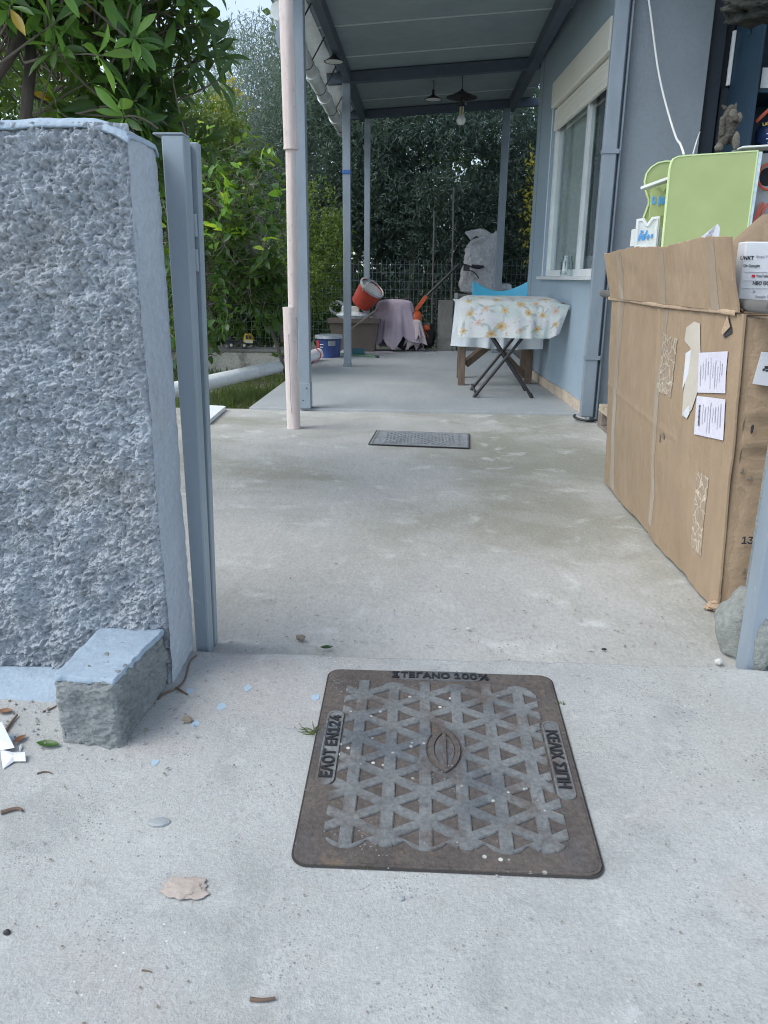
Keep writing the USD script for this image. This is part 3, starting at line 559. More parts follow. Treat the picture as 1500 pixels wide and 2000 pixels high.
obj('room', [hbox(S0 - .02, S1 + .2, -.52, -.50, .3, 2.9), hbox(S0 - .02, S1 + .2, -.4999, -.2505, .28, .3), hbox(S1 + .2, S1 + .22, -.52, -.2505, .3, 2.9), hbox(S0 - .04, S0 - .02, -.52, -.2505, .3, 2.9), hbox(S0 - .02, S1 + .2, -.52, -.2505, 2.9, 2.92)], 'grey_board', house)
# window
w = obj('window', [hbox(S0, S0 + .05, -.10, -.03, ZS, 2.345), hbox(S1 - .05, S1, -.10, -.03, ZS, 2.345), hbox(S0 + .0505, S1 - .0505, -.10, -.03, ZS, ZS + .05), hbox(S0 + .0505, S1 - .0505, -.10, -.03, 2.30, 2.345)], 'alu_white', house)
obj('frame', [hbox(S1 + .001, S1 + .02, -.03, .004, ZS - .001, 2.56)], 'alu_white', w)
obj('mullion', hbox(.93, .985, -.085, -.045, ZS + .051, 2.299), 'alu_white', w); obj('mullion', hbox(1.74, 1.785, -.095, -.065, ZS + .051, 2.299), 'alu_white', w)
obj('pane', hbox(S0 + .051, .929, -.072, -.068, ZS + .051, 2.299), 'window_glass', w)
obj('pane', hbox(.986, S1 - .051, -.062, -.058, ZS + .051, 2.299), 'window_glass', w)
def curt(s0, s1, o, n): return grid(lambda U, V: np.stack([HW0[0] + hd[0] * U + hn[0] * (o + .022 * np.sin(U * n + np.sin(U * 9))), HW0[1] + hd[1] * U + hn[1] * (o + .022 * np.sin(U * n + np.sin(U * 9))), V], -1), np.linspace(s0, s1, 160), [ZS, 2.4])
obj('curtain', curt(S0 + .02, 1.02, -.135, 70), 'curtain_grey', w, smooth=True)
obj('curtain', curt(1.20, S1 - .02, -.14, 52), 'curtain', w, smooth=True)
sb = obj('shutter_box', hbox(S0, S1, -.12, .022, 2.352, ZT - .002, .004), 'shutter_cream', house)
for k in range(4):
    obj('shutter_slat', hbox(S0 + .01, S1 - .01, -.040, -.014, 2.170 + k * .0415, 2.170 + k * .0415 + .0405, .0016), 'shutter_cream', house)
obj('window_sill', hbox(S0 - .03, S1 + .06, -.06, .045, ZS - .029, ZS - .001, .004), 'sill_marble', house)
for k in range(11):
    s = .06 + k * .245
    obj('plinth_tile', hbox(s, s + .236, .0005, .014 + .004 * RNG.random(), .012, .085 + .012 * RNG.random(), .003), 'plinth_stone', house)
gw = obj('garage_front', bx(1.215, 1.70, 5.40, 5.62, 0, 3.3), 'garage_wall', house)
obj('lintel', bx(1.701, 6, 5.45, 5.62, 2.9, 3.3), 'dark_navy', house)
obj('door_jamb', [bx(1.702, 1.80, 5.43, 5.50, 0, 2.9, .003), bx(1.801, 1.86, 5.47, 5.50, 0, 2.9, .003)], 'dark_navy', house)
obj('doorway_dark_sheet', [bx(1.72, 6, 5.72, 5.745, 0, 2.9)], 'dark_fill', house)  # black sheet behind the opening, painted in for the dark of the garage
# corner pipe
cp = thing('corner_drainpipe', 'square grey metal drainpipe at the house corner by the window', 'drainpipe', (1.14, 5.4, 0))
obj('pipe', bx(1.098, 1.186, 5.345, 5.395, .03, 3.2, .006), 'steel_light', cp)
for z in (1.70, .42): obj('strap', bx(1.094, 1.200, 5.340, 5.3975, z, z + .028, .002), 'steel_light', cp)
obj('edge_strip', bx(1.202, 1.2145, 5.36, 5.399, .0, 3.2, .002), 'steel_light', cp)
obj('foot_hose', tube(spline([(1.075, 5.42, .03), (1.085, 5.33, .018), (1.14, 5.30, .012), (1.20, 5.33, .012)], 14), .009, 8), 'black_iron', cp, smooth=True)
t = thing('glass_jar', 'small glass jar standing on the white window sill', 'jar', hp(.60, ZS, .01))
jc = hp(1.02, ZS, .012)
obj('body', lathe([[0, 0], [.045, 0], [.05, .012], [.05, .10], [.038, .125], [.038, .15], [.034, .15], [.034, .124], [.046, .1], [.046, .012], [0, .008]], 24, jc), 'jar_glass', t, smooth=40)

# ------------------------------------------------------------------ canopy
can = thing('canopy', 'blue grey steel canopy roof with panel ceiling over the patio', 'canopy', (0, 8, 0))
def cz(x): return 2.845 + .068 * (x + .9)                                            # ceiling height
ys = [5.15, 6.05, 6.95, 7.85, 8.75, 9.65, 10.45]
for k in range(6):
    m = bx(-1.13, 1.20, ys[k] + .004, ys[k + 1] + .03, -.02, .02); v = np.array(m.vertices); v[:, 2] += cz(v[:, 0]) + .02 + .007 * ((v[:, 1] > ys[k] + .5) * -1.0); m.vertices = v
    obj('ceiling_panel', m, 'ceiling_panel', can)
    if 0 < k < 6: m2 = bx(-.90, 1.18, ys[k] - .012, ys[k] + .006, -.012, -.001); v = np.array(m2.vertices); v[:, 2] += cz(v[:, 0]); m2.vertices = v; obj('panel_joint', m2, 'pvc_gutter', can)
mm = bx(-1.17, 1.22, 5.05, 10.6, 0, .03); v = np.array(mm.vertices); v[:, 2] += cz(v[:, 0]) + .05; mm.vertices = v
obj('roof_sheet', mm, 'steel_paint', can)
def lbeam(x0, y0, x1, y1, w=.08, h=.10, dz=0): return bar((x0, y0, cz(x0) - h / 2 - .012 + dz), (x1, y1, cz(x1) - h / 2 - .012 + dz), w, h)
obj('beam', lbeam(-.80, 5.2, -.80, 10.4, .07, .09, .006), 'beam_paint', can)
obj('beam', lbeam(.985, 5.5, .985, 10.4, .09, .10, .004), 'beam_paint', can)
obj('beam', lbeam(-1.0, 8.38, 1.06, 8.38, .08, .095), 'beam_paint', can)
obj('beam', lbeam(-.95, 10.2, 1.35, 10.2, .08, .085), 'beam_paint', can)
obj('beam', lbeam(-1.05, 5.50, 1.1, 5.50, .08, .095), 'beam_paint', can)
mm = bx(-1.125, -.90, 5.16, 10.44, -.012, -.004); v = np.array(mm.vertices); v[:, 2] += cz(v[:, 0]); mm.vertices = v
obj('gutter_lip', mm, 'pvc_white', can)
fl = Polygon([(0, 0), (.14, 0), (.14, .10), (.10, .16), (0, .05)])
obj('gutter_end', extrude(Polygon([(-.93, 2.30), (-.885, 2.20), (-.86, 2.24), (-.86, 2.52), (-.89, 2.44)]), .01, frame4((0, 5.18, 0), (1, 0, 0), (0, 0, 1), (0, -1, 0))), 'steel_light', can)
def post(x, y, w, z1, label, cat='post', tape=False, plate=False, mt='steel_light'):
    p = thing('canopy_post', label, cat, (x, y, 0))
    obj('column', bx(x - w / 2, x + w / 2, y - w / 2, y + w / 2, .015, z1, .004), mt, p)
    return p
p1 = post(-.856, 5.615, .082, cz(-.82) - .02, 'nearest canopy post, standing behind the pink drainpipe')
obj('base_plate', bx(-.900, -.811, 5.571, 5.66, .0145, .20, .004), 'steel_paint', p1, label='jagged thicker foot of the post')
for x, z in ((-.868, .075), (-.84, .165)): obj('bolt', lathe([[0, 0], [.005, 0], [.004, .003], [0, .003]], 8, (x, 5.571, z), (0, -1, 0)), 'black_iron', p1)
p2 = post(-.812, 8.38, .078, cz(-.81) - .108, 'middle canopy post with a band of blue tape')
obj('tape_band', bx(-.855, -.769, 8.336, 8.424, 1.925, 1.965, .004), 'blue_tape', p2)
obj('foot', bx(-.86, -.765, 8.334, 8.426, .0145, .045, .004), 'steel_paint', p2)
post(-.735, 10.2, .07, cz(-.73) - .10, 'far left canopy post rising behind the red bucket')
post(.925, 10.2, .085, cz(.92) - .10, 'far right dark canopy post behind the white sack', mt='steel_paint')
# pink drainpipe
pk = thing('pink_drainpipe', 'pale pink plastic drainpipe in three sleeves in front of the canopy', 'drainpipe', (-.82, 4.9, 0))
def pipe_seg(name, z0, z1, r, x0, x1):
    pts = [(x0, 4.905, z0), (x1, 4.905, z1)]
    obj(name, [tube(pts, r, 28, True), tube([(x0, 4.905, z0 - .001), (x0, 4.905, z0 + .012)], r + .0025, 28)], 'pink_pipe', pk, smooth=35)
pipe_seg('lower_sleeve', .0, .76, .043, -.828, -.836)
pipe_seg('middle_tube', .70, 1.70, .030, -.815, -.806)
pipe_seg('upper_sleeve', 1.655, 3.0, .040, -.806, -.818)
obj('crack', bar((-.834, 4.857, .10), (-.838, 4.857, .60), .003, .002), 'ink_black', pk)
# gutter pipe along the roof edge
gt = thing('gutter_pipe', 'grey white plastic gutter pipe hung along the canopy edge', 'pipe', (-.98, 8, 2.6))
G0, G1 = np.array([-1.0, 5.75, 2.61]), np.array([-1.03, 10.15, 2.60])
obj('pipe', tube([G0, G1], .058, 24), 'pvc_gutter', gt, smooth=35)
for y in (6.55, 7.35, 8.3, 9.3):
    p = G0 + (G1 - G0) * ((y - G0[1]) / (G1[1] - G0[1]))
    obj('coupling', tube([p - [0, .07, 0], p + [0, .07, 0]], .068, 24), 'pvc_white', gt, smooth=35)
for y in (6.2, 7.0, 7.9, 8.85, 9.8):
    p = G0 + (G1 - G0) * ((y - G0[1]) / (G1[1] - G0[1])); th = np.linspace(-.3, 3.6, 14)
    pts = np.array([p + [.057 * math.cos(a), 0, -.057 * math.sin(a)] for a in th]); pts = np.vstack([pts[0] + [.10, 0, .16], pts])
    obj('hanger', tube(pts, .006, 6), 'black_iron', gt, smooth=True)
# lamps
def pendant(px, py, y, r, label, drop, n=28):
    c = ony(px, py, y); t = thing('pendant_lamp', label, 'lamp', c, group=None)
    z = c[2]; top = cz(c[0])
    obj('shade', lathe([[.012, .050], [.02, .042], [r * .5, .024], [r, 0], [r, -.004], [r * .5, .017], [.015, .036]], n, c), 'black_iron', t, smooth=40)
    obj('bulb', lathe([[0, -.010], [r * .55, -.008], [r * .90, -.003], [r * .5, .010], [0, .015]], n, c), 'lamp_white', t, smooth=40)
    obj('holder', lathe([[0, .045], [.014, .045], [.014, .085], [.006, .095], [0, .095]], 14, c), 'black_plastic', t, smooth=40)
    obj('cord', tube(spline([c + [0, 0, .09], c + [.004, 0, .15], [c[0] - .003, c[1], top]], 8), .004, 6), 'black_iron', t, smooth=True)
    return t
pendant(652, 120, 7.4, .085, 'small black enamel lamp hanging by the left canopy beam', .1)
pendant(846, 194, 9.0, .092, 'small black enamel lamp left of the bigger lantern', .1)
c = ony(902, 190, 8.7)
t = thing('lantern_lamp', 'wide black shade lamp with white bulb hanging in the middle of the canopy', 'lamp', c)
obj('shade', lathe([[.010, .075], [.022, .058], [.08, .030], [.158, 0], [.158, -.005], [.08, .022], [.010, .05]], 32, c), 'black_iron', t, smooth=40)
obj('collar', lathe([[0, 0], [.02, 0], [.02, -.04], [.05, -.05], [.05, -.075], [.03, -.085], [0, -.085]], 20, c), 'black_iron', t, smooth=40)
obj('stem', lathe([[0, -.08], [.022, -.08], [.022, -.17], [0, -.17]], 16, c), 'brass_dull', t, smooth=40)
obj('bulb', lathe([[0, -.165], [.028, -.17], [.046, -.20], [.046, -.225], [.03, -.25], [0, -.258]], 20, c), 'bulb', t, smooth=True)
obj('cord', tube([c + [0, 0, .08], [c[0], c[1], cz(c[0])]], .004, 6), 'black_iron', t)

# ------------------------------------------------------------------ cardboard box and what leans on it
def BX(z): return .886 - .040 * z / .86                    # the long side leans out a little
def bface(U, V):                                           # U: y, V: z
    w = .010 * (meshkit.fbm(np.stack([U * 3, V * 3, 0 * U], -1), 3, 2) - .5) + .010 * (meshkit.fbm(np.stack([U * 6.5, V * 5, 0 * U + 8], -1), 3, 12) - .5) - .003 * np.exp(-((U - 2.75 - .2 * V) / .012) ** 2) - .003 * np.exp(-((V - .30 - .05 * U) / .010) ** 2) * (U > 2.6) - .012 * np.sin(np.clip((U - 2.16) / 1.48, 0, 1) * np.pi) * np.sin(np.clip(V / .86, 0, 1) * np.pi)
    return np.stack([BX(V) + w + .012 * np.clip((2.20 - U) / .03, 0, 1) ** 2, U, V], -1)
box = thing('cardboard_box', 'huge worn brown cardboard box with taped sides in the yard at the right', 'box', (1.15, 2.9, 0))
BY0, BY1 = 2.168, 3.645
def base_rag(U): return .004 + .010 * meshkit.noise(np.stack([U * 14, 0 * U, 0 * U], -1))
side = grid(lambda U, V: bface(U, base_rag(U) + (.862 - base_rag(U)) * V), np.linspace(BY0, BY1, 200), np.linspace(0, 1, 110))
obj('long_side', solid_sheet(side, .006, (-1, 0, 0)), 'cardboard', box, smooth=40)
def front(U, V):
    x0 = BX(V) + .012; x = x0 + (1.42 - x0) * U
    w = .008 * (meshkit.fbm(np.stack([x * 5, V * 5, 0 * U + 4], -1), 3, 3) - .5) + .014 * np.clip((.12 - U) / .12, 0, 1) ** 2 + .005 * np.sin(V * 70) * np.exp(-((V - .52) / .12) ** 2) * (U > .05)
    return np.stack([x, BY0 - .004 + w, V], -1)
fr = grid(lambda U, V: front(U, .006 + .03 * np.exp(-U * 30) * meshkit.noise(np.stack([U * 90, 0 * U, 0 * U], -1)) + (.82 + .03 * (1 - U) - .006) * V), np.r_[np.linspace(0, .2, 40), np.linspace(.21, 1, 40)], np.linspace(0, 1, 110))
obj('end_side', solid_sheet(fr, .006, (0, -1, 0)), 'cardboard', box, smooth=40)
obj('rest_of_box', [bx(.90, 1.42, BY1 - .012, BY1 - .004, .0, .855), bx(1.414, 1.42, BY0 + .01, BY1 - .013, 0, .855), bx(.87, 1.413, BY0 + .012, BY1 - .013, .846, .853)], 'cardboard', box)
obj('corner_fray', [lump((.885 + .010 * RNG.normal(), 2.172 + .012 * RNG.normal(), .006 + .018 * RNG.random()), (.012, .010, .006), k, .6, 2, 3) for k in range(16)], 'cardboard_edge', box, kind='stuff')
# crease along the top and the standing flap
def crease(U, V):
    a = V * np.pi * 1.15 - .6; r = .009 + .002 * meshkit.noise(np.stack([U * 30, V, 0 * U], -1))
    return np.stack([BX(.862) + .005 - r * np.cos(a), U, .862 + r * np.sin(a) + .002 * np.sin(U * 6)], -1)
obj('crease', solid_sheet(grid(crease, np.linspace(BY0 + .02, BY1 + .05, 90), np.linspace(0, 1, 9)), .003), 'cardboard_edge', box, smooth=True)
def flap(U, V):                                            # U 0..1 near to far, V 0..1 up
    y = BY0 + .005 + U * (BY1 - BY0 + .05 * V) ; y = y + .03 * V * (1 - U)
    x = BX(.87) - .008 - .032 * V + .012 * (meshkit.fbm(np.stack([y * 4, V * 2, 0 * U], -1), 3, 5) - .5) + .012 * np.sin(U * np.pi) * V
    top = .186 + .006 * np.sin(U * 11) + .006 * meshkit.noise(np.stack([U * 40, 0 * U, 0 * U], -1))
    return np.stack([x, y, .866 + (top + .006) * V], -1)
obj('standing_flap', solid_sheet(grid(flap, np.linspace(0, 1, 140), np.linspace(0, 1, 24)), .006, (-1, 0, 0)), 'cardboard', box, smooth=40)
obj('flap_edge', solid_sheet(grid(lambda U, V: flap(U, V * 0 + 1) + np.stack([.0005 + .0062 * V, 0 * V, .0015 + 0 * V], -1), np.linspace(0, 1, 140), [0, 1]), .002, (0, 0, 1)), 'cardboard_edge', box)
def eflap(U, V): return np.stack([.90 + .45 * U + .02 * V, 2.215 + .04 * V - .02 * U, .86 + (.20 + .18 * U) * V], -1)
obj('inner_flap', solid_sheet(grid(lambda U, V: np.stack([.895 + .47 * U, 2.42 + .05 * V + .04 * U, .86 + (.185 + .09 * np.minimum(U, .2) / .2) * V], -1), np.linspace(0, 1, 30), np.linspace(0, 1, 10)), .006), 'cardboard', box, smooth=True)
def on_side(cy, cz_, w, h, name, mt, rot=0.0, off=.0032, n=8, ragd=0.0, seed=0, poly=None):
    """flat thing stuck on the long side: centre (y, z), width along y, height, rotation in degrees"""
    ca, sa = math.cos(math.radians(rot)), math.sin(math.radians(rot))
    if poly is None:
        def fn(U, V):
            a, b = (U - .5) * w, (V - .5) * h
            if ragd:
                ed = ragd * (meshkit.fbm(np.stack([U * 9, V * 9, 0 * U + seed], -1), 3, seed) - .5) * 2; a = a + ed * (np.abs(U - .5) > .45); b = b + ed * (np.abs(V - .5) > .45)
            P = bface(cy + ca * a - sa * b, cz_ + sa * a + ca * b); P[..., 0] -= off; return P
        m = grid(fn, np.linspace(0, 1, n), np.linspace(0, 1, n * 2 + 10))
    else:
        P2 = np.array(poly); tri = trimesh.creation.triangulate_polygon(Polygon(P2), engine='earcut'); m = trimesh.Trimesh(np.c_[tri[0], np.zeros(len(tri[0]))], tri[1], process=False).subdivide_to_size(.02, max_iter=9)
        v = np.array(m.vertices); Q = bface(v[:, 0], v[:, 1]); Q[:, 0] -= off; m = trimesh.Trimesh(Q, m.faces, process=False)
    if m.face_normals[:, 0].mean() > 0: m.invert()
    return obj(name, solid_sheet(m, .0005, (-1, 0, 0)), mt, box, smooth=True)
def sidepx(px, py):
    p = onx(px, py, .87)
    for _ in range(4): p = onx(px, py, BX(p[2]))
    return p[1], p[2]
def sidepoly(pts): return [sidepx(*q) for q in pts]
on_side(0, 0, 0, 0, 'torn_patch', 'torn_paper', poly=sidepoly([(1343, 640), (1358, 628), (1370, 632), (1372, 690), (1368, 760), (1356, 800), (1345, 816), (1338, 812), (1342, 770), (1347, 720), (1352, 680), (1340, 665)]))
on_side(0, 0, 0, 0, 'paper_scrap', 'paper_white', off=.0036, poly=sidepoly([(1343, 690), (1353, 683), (1349, 730), (1340, 762)]))
on_side(0, 0, 0, 0, 'paper_scrap', 'paper_white', off=.0040, poly=sidepoly([(1340, 808), (1352, 790), (1352, 808), (1347, 818)]))
def label_quad(pts, name, mt, lines, off=.0036):
    pp = sidepoly(pts); on_side(0, 0, 0, 0, name, mt, off=off, poly=pp)
    A, B, C_, D = [np.array(q) for q in pp]                # top left, top right, bottom right, bottom left
    for (u0, u1, v0, v1, mt2) in lines:
        f = lambda u, v: tuple((1 - u) * (1 - v) * A + u * (1 - v) * B + u * v * C_ + (1 - u) * v * D)
        on_side(0, 0, 0, 0, 'printed_line', mt2, off=off + .0016, poly=[f(u0, v0), f(u1, v0), f(u1, v1), f(u0, v1)])
r2 = np.random.default_rng(5)
ln = [(.10 + .085 * k, .10 + .085 * k + .018, .12 + .25 * r2.random(), .55 + .35 * r2.random(), 'ink_pale' if k % 3 else 'ink_grey') for k in range(10)]
label_quad([(1369, 689), (1424, 686), (1420, 768), (1367, 767)], 'shipping_label', 'paper_lilac', ln)
ln = [(.14, .20, .22 + .032 * k, .24 + .032 * k, 'ink_black') for k in range(17)] + [(.28 + .085 * k, .28 + .085 * k + .02, .08 + .2 * r2.random(), .6 + .33 * r2.random(), 'ink_grey' if k % 2 else 'ink_pale') for k in range(8)]
label_quad([(1366, 773), (1420, 780), (1414, 860), (1360, 848)], 'shipping_label', 'paper_lilac', ln)
on_side(3.47, .44, .085, .84, 'tape_strip', 'clear_tape', 1, n=24, off=.0010)
on_side(2.83, .45, .05, .80, 'tape_strip', 'clear_tape', .8, n=24, off=.0010)
tp = [sidepx(1293, 665), sidepx(1322, 765)]
on_side((tp[0][0] + tp[1][0]) / 2, (tp[0][1] + tp[1][1]) / 2, .16, .20, 'crinkled_tape', 'packing_tape', 2, n=16, ragd=.006, seed=6, off=.0018)
tp = [sidepx(1345, 922), sidepx(1392, 1090)]
on_side((tp[0][0] + tp[1][0]) / 2, (tp[0][1] + tp[1][1]) / 2, .095, .255, 'crinkled_tape', 'packing_tape', 1, n=16, ragd=.004, seed=7, off=.0018)
for (px_, py_, w, h) in ((1302, 852, .02, .018), (1398, 1165, .012, .02), (1295, 855, .008, .03)):
    a, b = sidepx(px_, py_); on_side(a, b, w, h, 'dent', 'stone_brown', 10, off=.0026, n=8, ragd=.006, seed=int(px_))
a, b = sidepx(1426, 652)
hole = on_side(0, 0, 0, 0, 'torn_hole', 'ink_black', off=.003, poly=sidepoly([(1424, 618), (1431, 640), (1432, 650), (1416, 660), (1414, 655), (1424, 645)]))
on_side(0, 0, 0, 0, 'torn_flap', 'cardboard_edge', off=.006, poly=sidepoly([(1423, 617), (1430, 638), (1414, 654), (1412, 648)]))
def fbands(y0, y1, mt, off):
    m = grid(lambda U, V: flap((U - BY0) / (BY1 - BY0), V) - np.stack([off + 0 * V, 0 * V, 0 * V], -1), np.linspace(y0, y1, 14), np.linspace(.0, .97, 24)); obj('tape_strip', solid_sheet(m, .0004, (-1, 0, 0)), mt, box, smooth=True)
fbands(3.38, 3.46, 'clear_tape', .0009); fbands(2.80, 2.85, 'clear_tape', .0009); fbands(2.30, 2.36, 'clear_tape', .0009)
# the end: printed size, sticker, hole
def on_end(x, z, off=.004): return np.array([x, BY0 - .004 - off, z])
pe = ony(1444, 1056, 2.160)
m = meshkit.text_mesh('132X1', .021, .0012, True); m.apply_transform(frame4(pe + [0, -.008, -.006], (1, 0, 0), (0, 0, 1), (0, -1, 0))); obj('printed_size', m, 'ink_black', box)
st = [ony(*q, 2.156) for q in ((1486, 687), (1540, 690), (1526, 758), (1469, 749))]
sp = Polygon([(p[0], p[2]) for p in st]); obj('sticker', extrude(sp, .0012, frame4((0, 2.1535, 0), (1, 0, 0), (0, 0, 1), (0, -1, 0))), 'paper_white', box)
for (ax, ay, bx_, by_) in ((1494, 715, 1520, 721), (1490, 720, 1494, 724), (1496, 722, 1520, 726)):
    a, b = ony(ax, ay, 2.15), ony(bx_, by_, 2.15); obj('printed_line', bx(min(a[0], b[0]), max(a[0], b[0]), 2.1512, 2.1522, min(a[2], b[2]), max(a[2], b[2])), 'ink_black', box)
for (px_, py_, rx_, rz_) in ((1469, 838, .004, .013), (1449, 920, .006, .008), (1463, 935, .008, .004), (1452, 1116, .005, .007), (1455, 1130, .006, .003)):
    c = ony(px_, py_, 2.158); obj('dent', lump(c, (rx_, .0012, rz_), px_, .5, 2, 2.5), 'ink_black' if py_ == 838 else 'stone_brown', box, smooth=True)

tv = thing('printed_white_box', 'white printed carton with black lettering standing in the end of the big box', 'box', (1.1, 2.3, .865))
tb = [ony(1447, 480, 2.25), ony(1452, 600, 2.25)]
X0, Z1 = .868, 1.045
obj('carton', bx(X0, 1.38, 2.255, 2.31, .866, Z1 + .004, .003), 'paper_white', tv)
def tvtext(s, px_, py_, h, mt='ink_black', bold=True):
    p = ony(px_, py_, 2.2545); m = meshkit.text_mesh(s, h, .0008, bold); m.apply_transform(frame4([p[0], 2.2545, p[2]], (1, 0, 0), (0, 0, 1), (0, -1, 0))); obj('lettering', m, mt, tv)
tvtext('UNKT', 1445, 507, .0095); tvtext('Smart TV', 1476, 503, .006, 'ink_grey', False); tvtext('Ok Google', 1451, 521, .0065, 'ink_black', False)
tvtext('YouTube', 1476, 541, .0062, 'ink_black', False); tvtext('HBO GO', 1469, 556, .0085); tvtext('Google Play', 1474, 581, .0062, 'ink_grey', False)
p = ony(1469, 541, 2.25); obj('red_mark', bx(p[0], p[0] + .009, 2.2535, 2.2546, p[2] - .0005, p[2] + .006), 'ink_red', tv)
p = ony(1472, 569, 2.25); obj('play_mark', extrude(Polygon([(0, 0), (.007, .0045), (0, .009)]), .0008, frame4([p[0], 2.2545, p[2] - .004], (1, 0, 0), (0, 0, 1), (0, -1, 0))), 'ink_grey', tv)
for py_ in (531, 548, 563): p = ony(1448, py_, 2.25); obj('printed_line', bx(X0 + .004, 1.2, 2.2538, 2.2546, p[2], p[2] + .0006), 'ink_pale', tv)
obj('foam_roller', tube([(.876, 2.05, .884), (.876, 2.053, .884), (.866, 3.0, .883), (.852, 3.865, .881), (.852, 3.868, .881)], [.013, .0165, .0165, .0165, .013], 20), 'foam_grey', smooth=40, label='long grey foam tube lying along the top edge of the big cardboard box', cat='tube')
pp = [ony(*q, 3.3) for q in ((1345, 482), (1402, 437), (1406, 445), (1402, 482))]
t = thing('paper_sheet', 'crumpled white paper sheet sticking up behind the flap of the big box', 'paper', (1.2, 3.3, .9))
pg = Polygon([(q[0], q[2]) for q in pp]); m = extrude(pg, .0012, frame4((0, 3.3, 0), (1, 0, 0), (0, 0, 1), (0, -1, 0))); obj('sheet', m, 'paper_white', t)
for k in range(4):
    a, b = ony(1366 + 6 * k, 476 - 7 * k, 3.297), ony(1388 + 3 * k, 466 - 8 * k, 3.297); obj('printed_line', bar(a, b, .0014, .003), 'ink_grey', t)
pl = thing('pallet', 'raw wooden pallet end showing between the house corner and the big box', 'pallet', (1.6, 4.9, 0))
for k in range(5): obj('deck_board', bx(1.185, 2.3, 4.45 + .16 * k, 4.56 + .16 * k, .125, .147, .003), 'wood_raw', pl)
for x in (1.185, 1.70, 2.2):
    obj('bearer', bx(x, x + .10, 4.45, 5.2, .10, .1245, .003), 'wood_raw', pl)
    for y in (4.45, 4.78, 5.09): obj('block', bx(x, x + .10, y, y + .11, .018, .0995, .003), 'wood_grey', pl)
    obj('runner', bx(x, x + .10, 4.45, 5.2, .0, .0175, .002), 'wood_grey', pl)

# ------------------------------------------------------------------ lime toy cabinet and what is on it
tc = thing('toy_cabinet', 'lime green child size cabinet with rounded board and white drawer behind the big box', 'cabinet', (1.35, 4.1, .15))
GY = 4.0
def gpoly(pts, y): return Polygon([(p[0], p[2]) for p in (ony(*q, y) for q in pts)])
big = gpoly([(1288, 520), (1306, 330), (1309, 318), (1314, 310), (1322, 306), (1340, 304), (1478, 295), (1478, 297), (1448, 520)], GY)
low = Polygon([(big.bounds[0], .16), (big.bounds[2] - .02, .16), (big.bounds[2] - .02, 1.2), (big.bounds[0], 1.2)])
yf = lambda y: frame4((0, y, 0), (1, 0, 0), (0, 0, 1), (0, -1, 0))
obj('big_board', extrude(unary_union([big, low.intersection(sbox(-9, 0, 9, 1.06))]).buffer(-.002).buffer(.002), .016, yf(GY)), 'lime_board', tc)
shape = unary_union([big, low.intersection(sbox(-9, 0, 9, 1.06))])
obj('board_edging', extrude(shape.buffer(.0015).difference(shape.buffer(-.004)), .019, yf(GY + .0015)), 'lime_edge', tc)
curv = gpoly([(1240, 520), (1256, 425), (1266, 398), (1266, 390), (1260, 372), (1258, 355), (1262, 338), (1272, 325), (1285, 317), (1300, 314), (1320, 314), (1320, 520)], 4.24)
obj('curved_side', extrude(unary_union([curv, Polygon([(curv.bounds[0], .16), (curv.bounds[2], .16), (curv.bounds[2], 1.06), (curv.bounds[0], 1.06)])]), .016, yf(4.256)), 'lime_board', tc)
obj('curved_edging', extrude(curv.buffer(.001).difference(curv.buffer(-.005)), .004, yf(4.2395)), 'lime_edge', tc)
s0, s1 = ony(1262, 366, 4.15), ony(1304, 350, 4.05)
obj('shelf', bar((s0[0], 4.20, s0[2] + .0), (s1[0] + .04, 4.06, s1[2] + .012), .05, .014), 'toy_white', tc)
dq = gpoly([(1272, 372), (1306, 362), (1304, 418), (1268, 426)], 4.10)
def plate(pts, y, th, mt, name, parent): return obj(name, extrude(gpoly(pts, y), th, yf(y)), mt, parent)
plate([(1271, 371), (1285, 366), (1295, 376), (1306, 358), (1304, 418), (1267, 428)], 4.14, .012, 'lime_board', 'drawer_front', tc)
for a in ((1277, 391, 4, 7), (1288, 392, 2.2, 9), (1294, 392, 3, 6), (1301, 389, 3.5, 9)):
    c = ony(a[0], a[1], 4.126); e = affinity.translate(affinity.scale(Point(0, 0).buffer(1), a[2] / 372, a[3] / 372), c[0], c[2]); e = e.difference(e.buffer(-.006))
    obj('scribble', extrude(e, .002, yf(4.1275)), 'marker_blue', tc)
dr = [(1243, 428), (1257, 426), (1264, 437), (1273, 424), (1288, 422), (1282, 484), (1238, 484)]
plate(dr, 4.06, .014, 'toy_white', 'drawer_front', tc)
obj('drawer_box', bx(ony(1246, 470, 4.07)[0], ony(1290, 470, 4.07)[0], 4.061, 4.22, ony(1246, 480, 4.07)[2], ony(1246, 445, 4.07)[2], .003), 'toy_white', tc)
fr_ = gpoly(dr, 4.045); obj('drawer_rim', extrude(fr_.buffer(-.004).difference(fr_.buffer(-.012)), .003, yf(4.0458)), 'alu_white', tc)
for k, a in enumerate(((1250, 462, 2.4, 8), (1256, 463, 2.4, 6), (1261, 459, 1.8, 9), (1266, 463, 2.2, 5), (1273, 461, 2, 4), (1254, 452, 3, 2))):
    c = ony(a[0], a[1], 4.045); e = affinity.translate(affinity.rotate(affinity.scale(Point(0, 0).buffer(1), a[2] / 372, a[3] / 372), -12), c[0], c[2]); obj('scribble', extrude(e, .002, yf(4.0455)), 'marker_blue', tc)
obj('carcass', [bx(1.12, 1.53, 4.257, 4.27, .16, 1.05), bx(1.13, 1.52, 4.0, 4.25, .16, .18)], 'lime_board', tc)
for x in (1.14, 1.48):
    for y in (4.01, 4.21): obj('leg', bx(x, x + .035, y, y + .035, .0, .1595, .003), 'toy_white', tc)
obj('top_board', bar((1.46, 4.06, 1.540), (1.75, 4.06, 1.556), .14, .008), 'toy_white', tc)
e0, e1 = ony(1480, 297, 4.0), ony(1452, 480, 4.0)
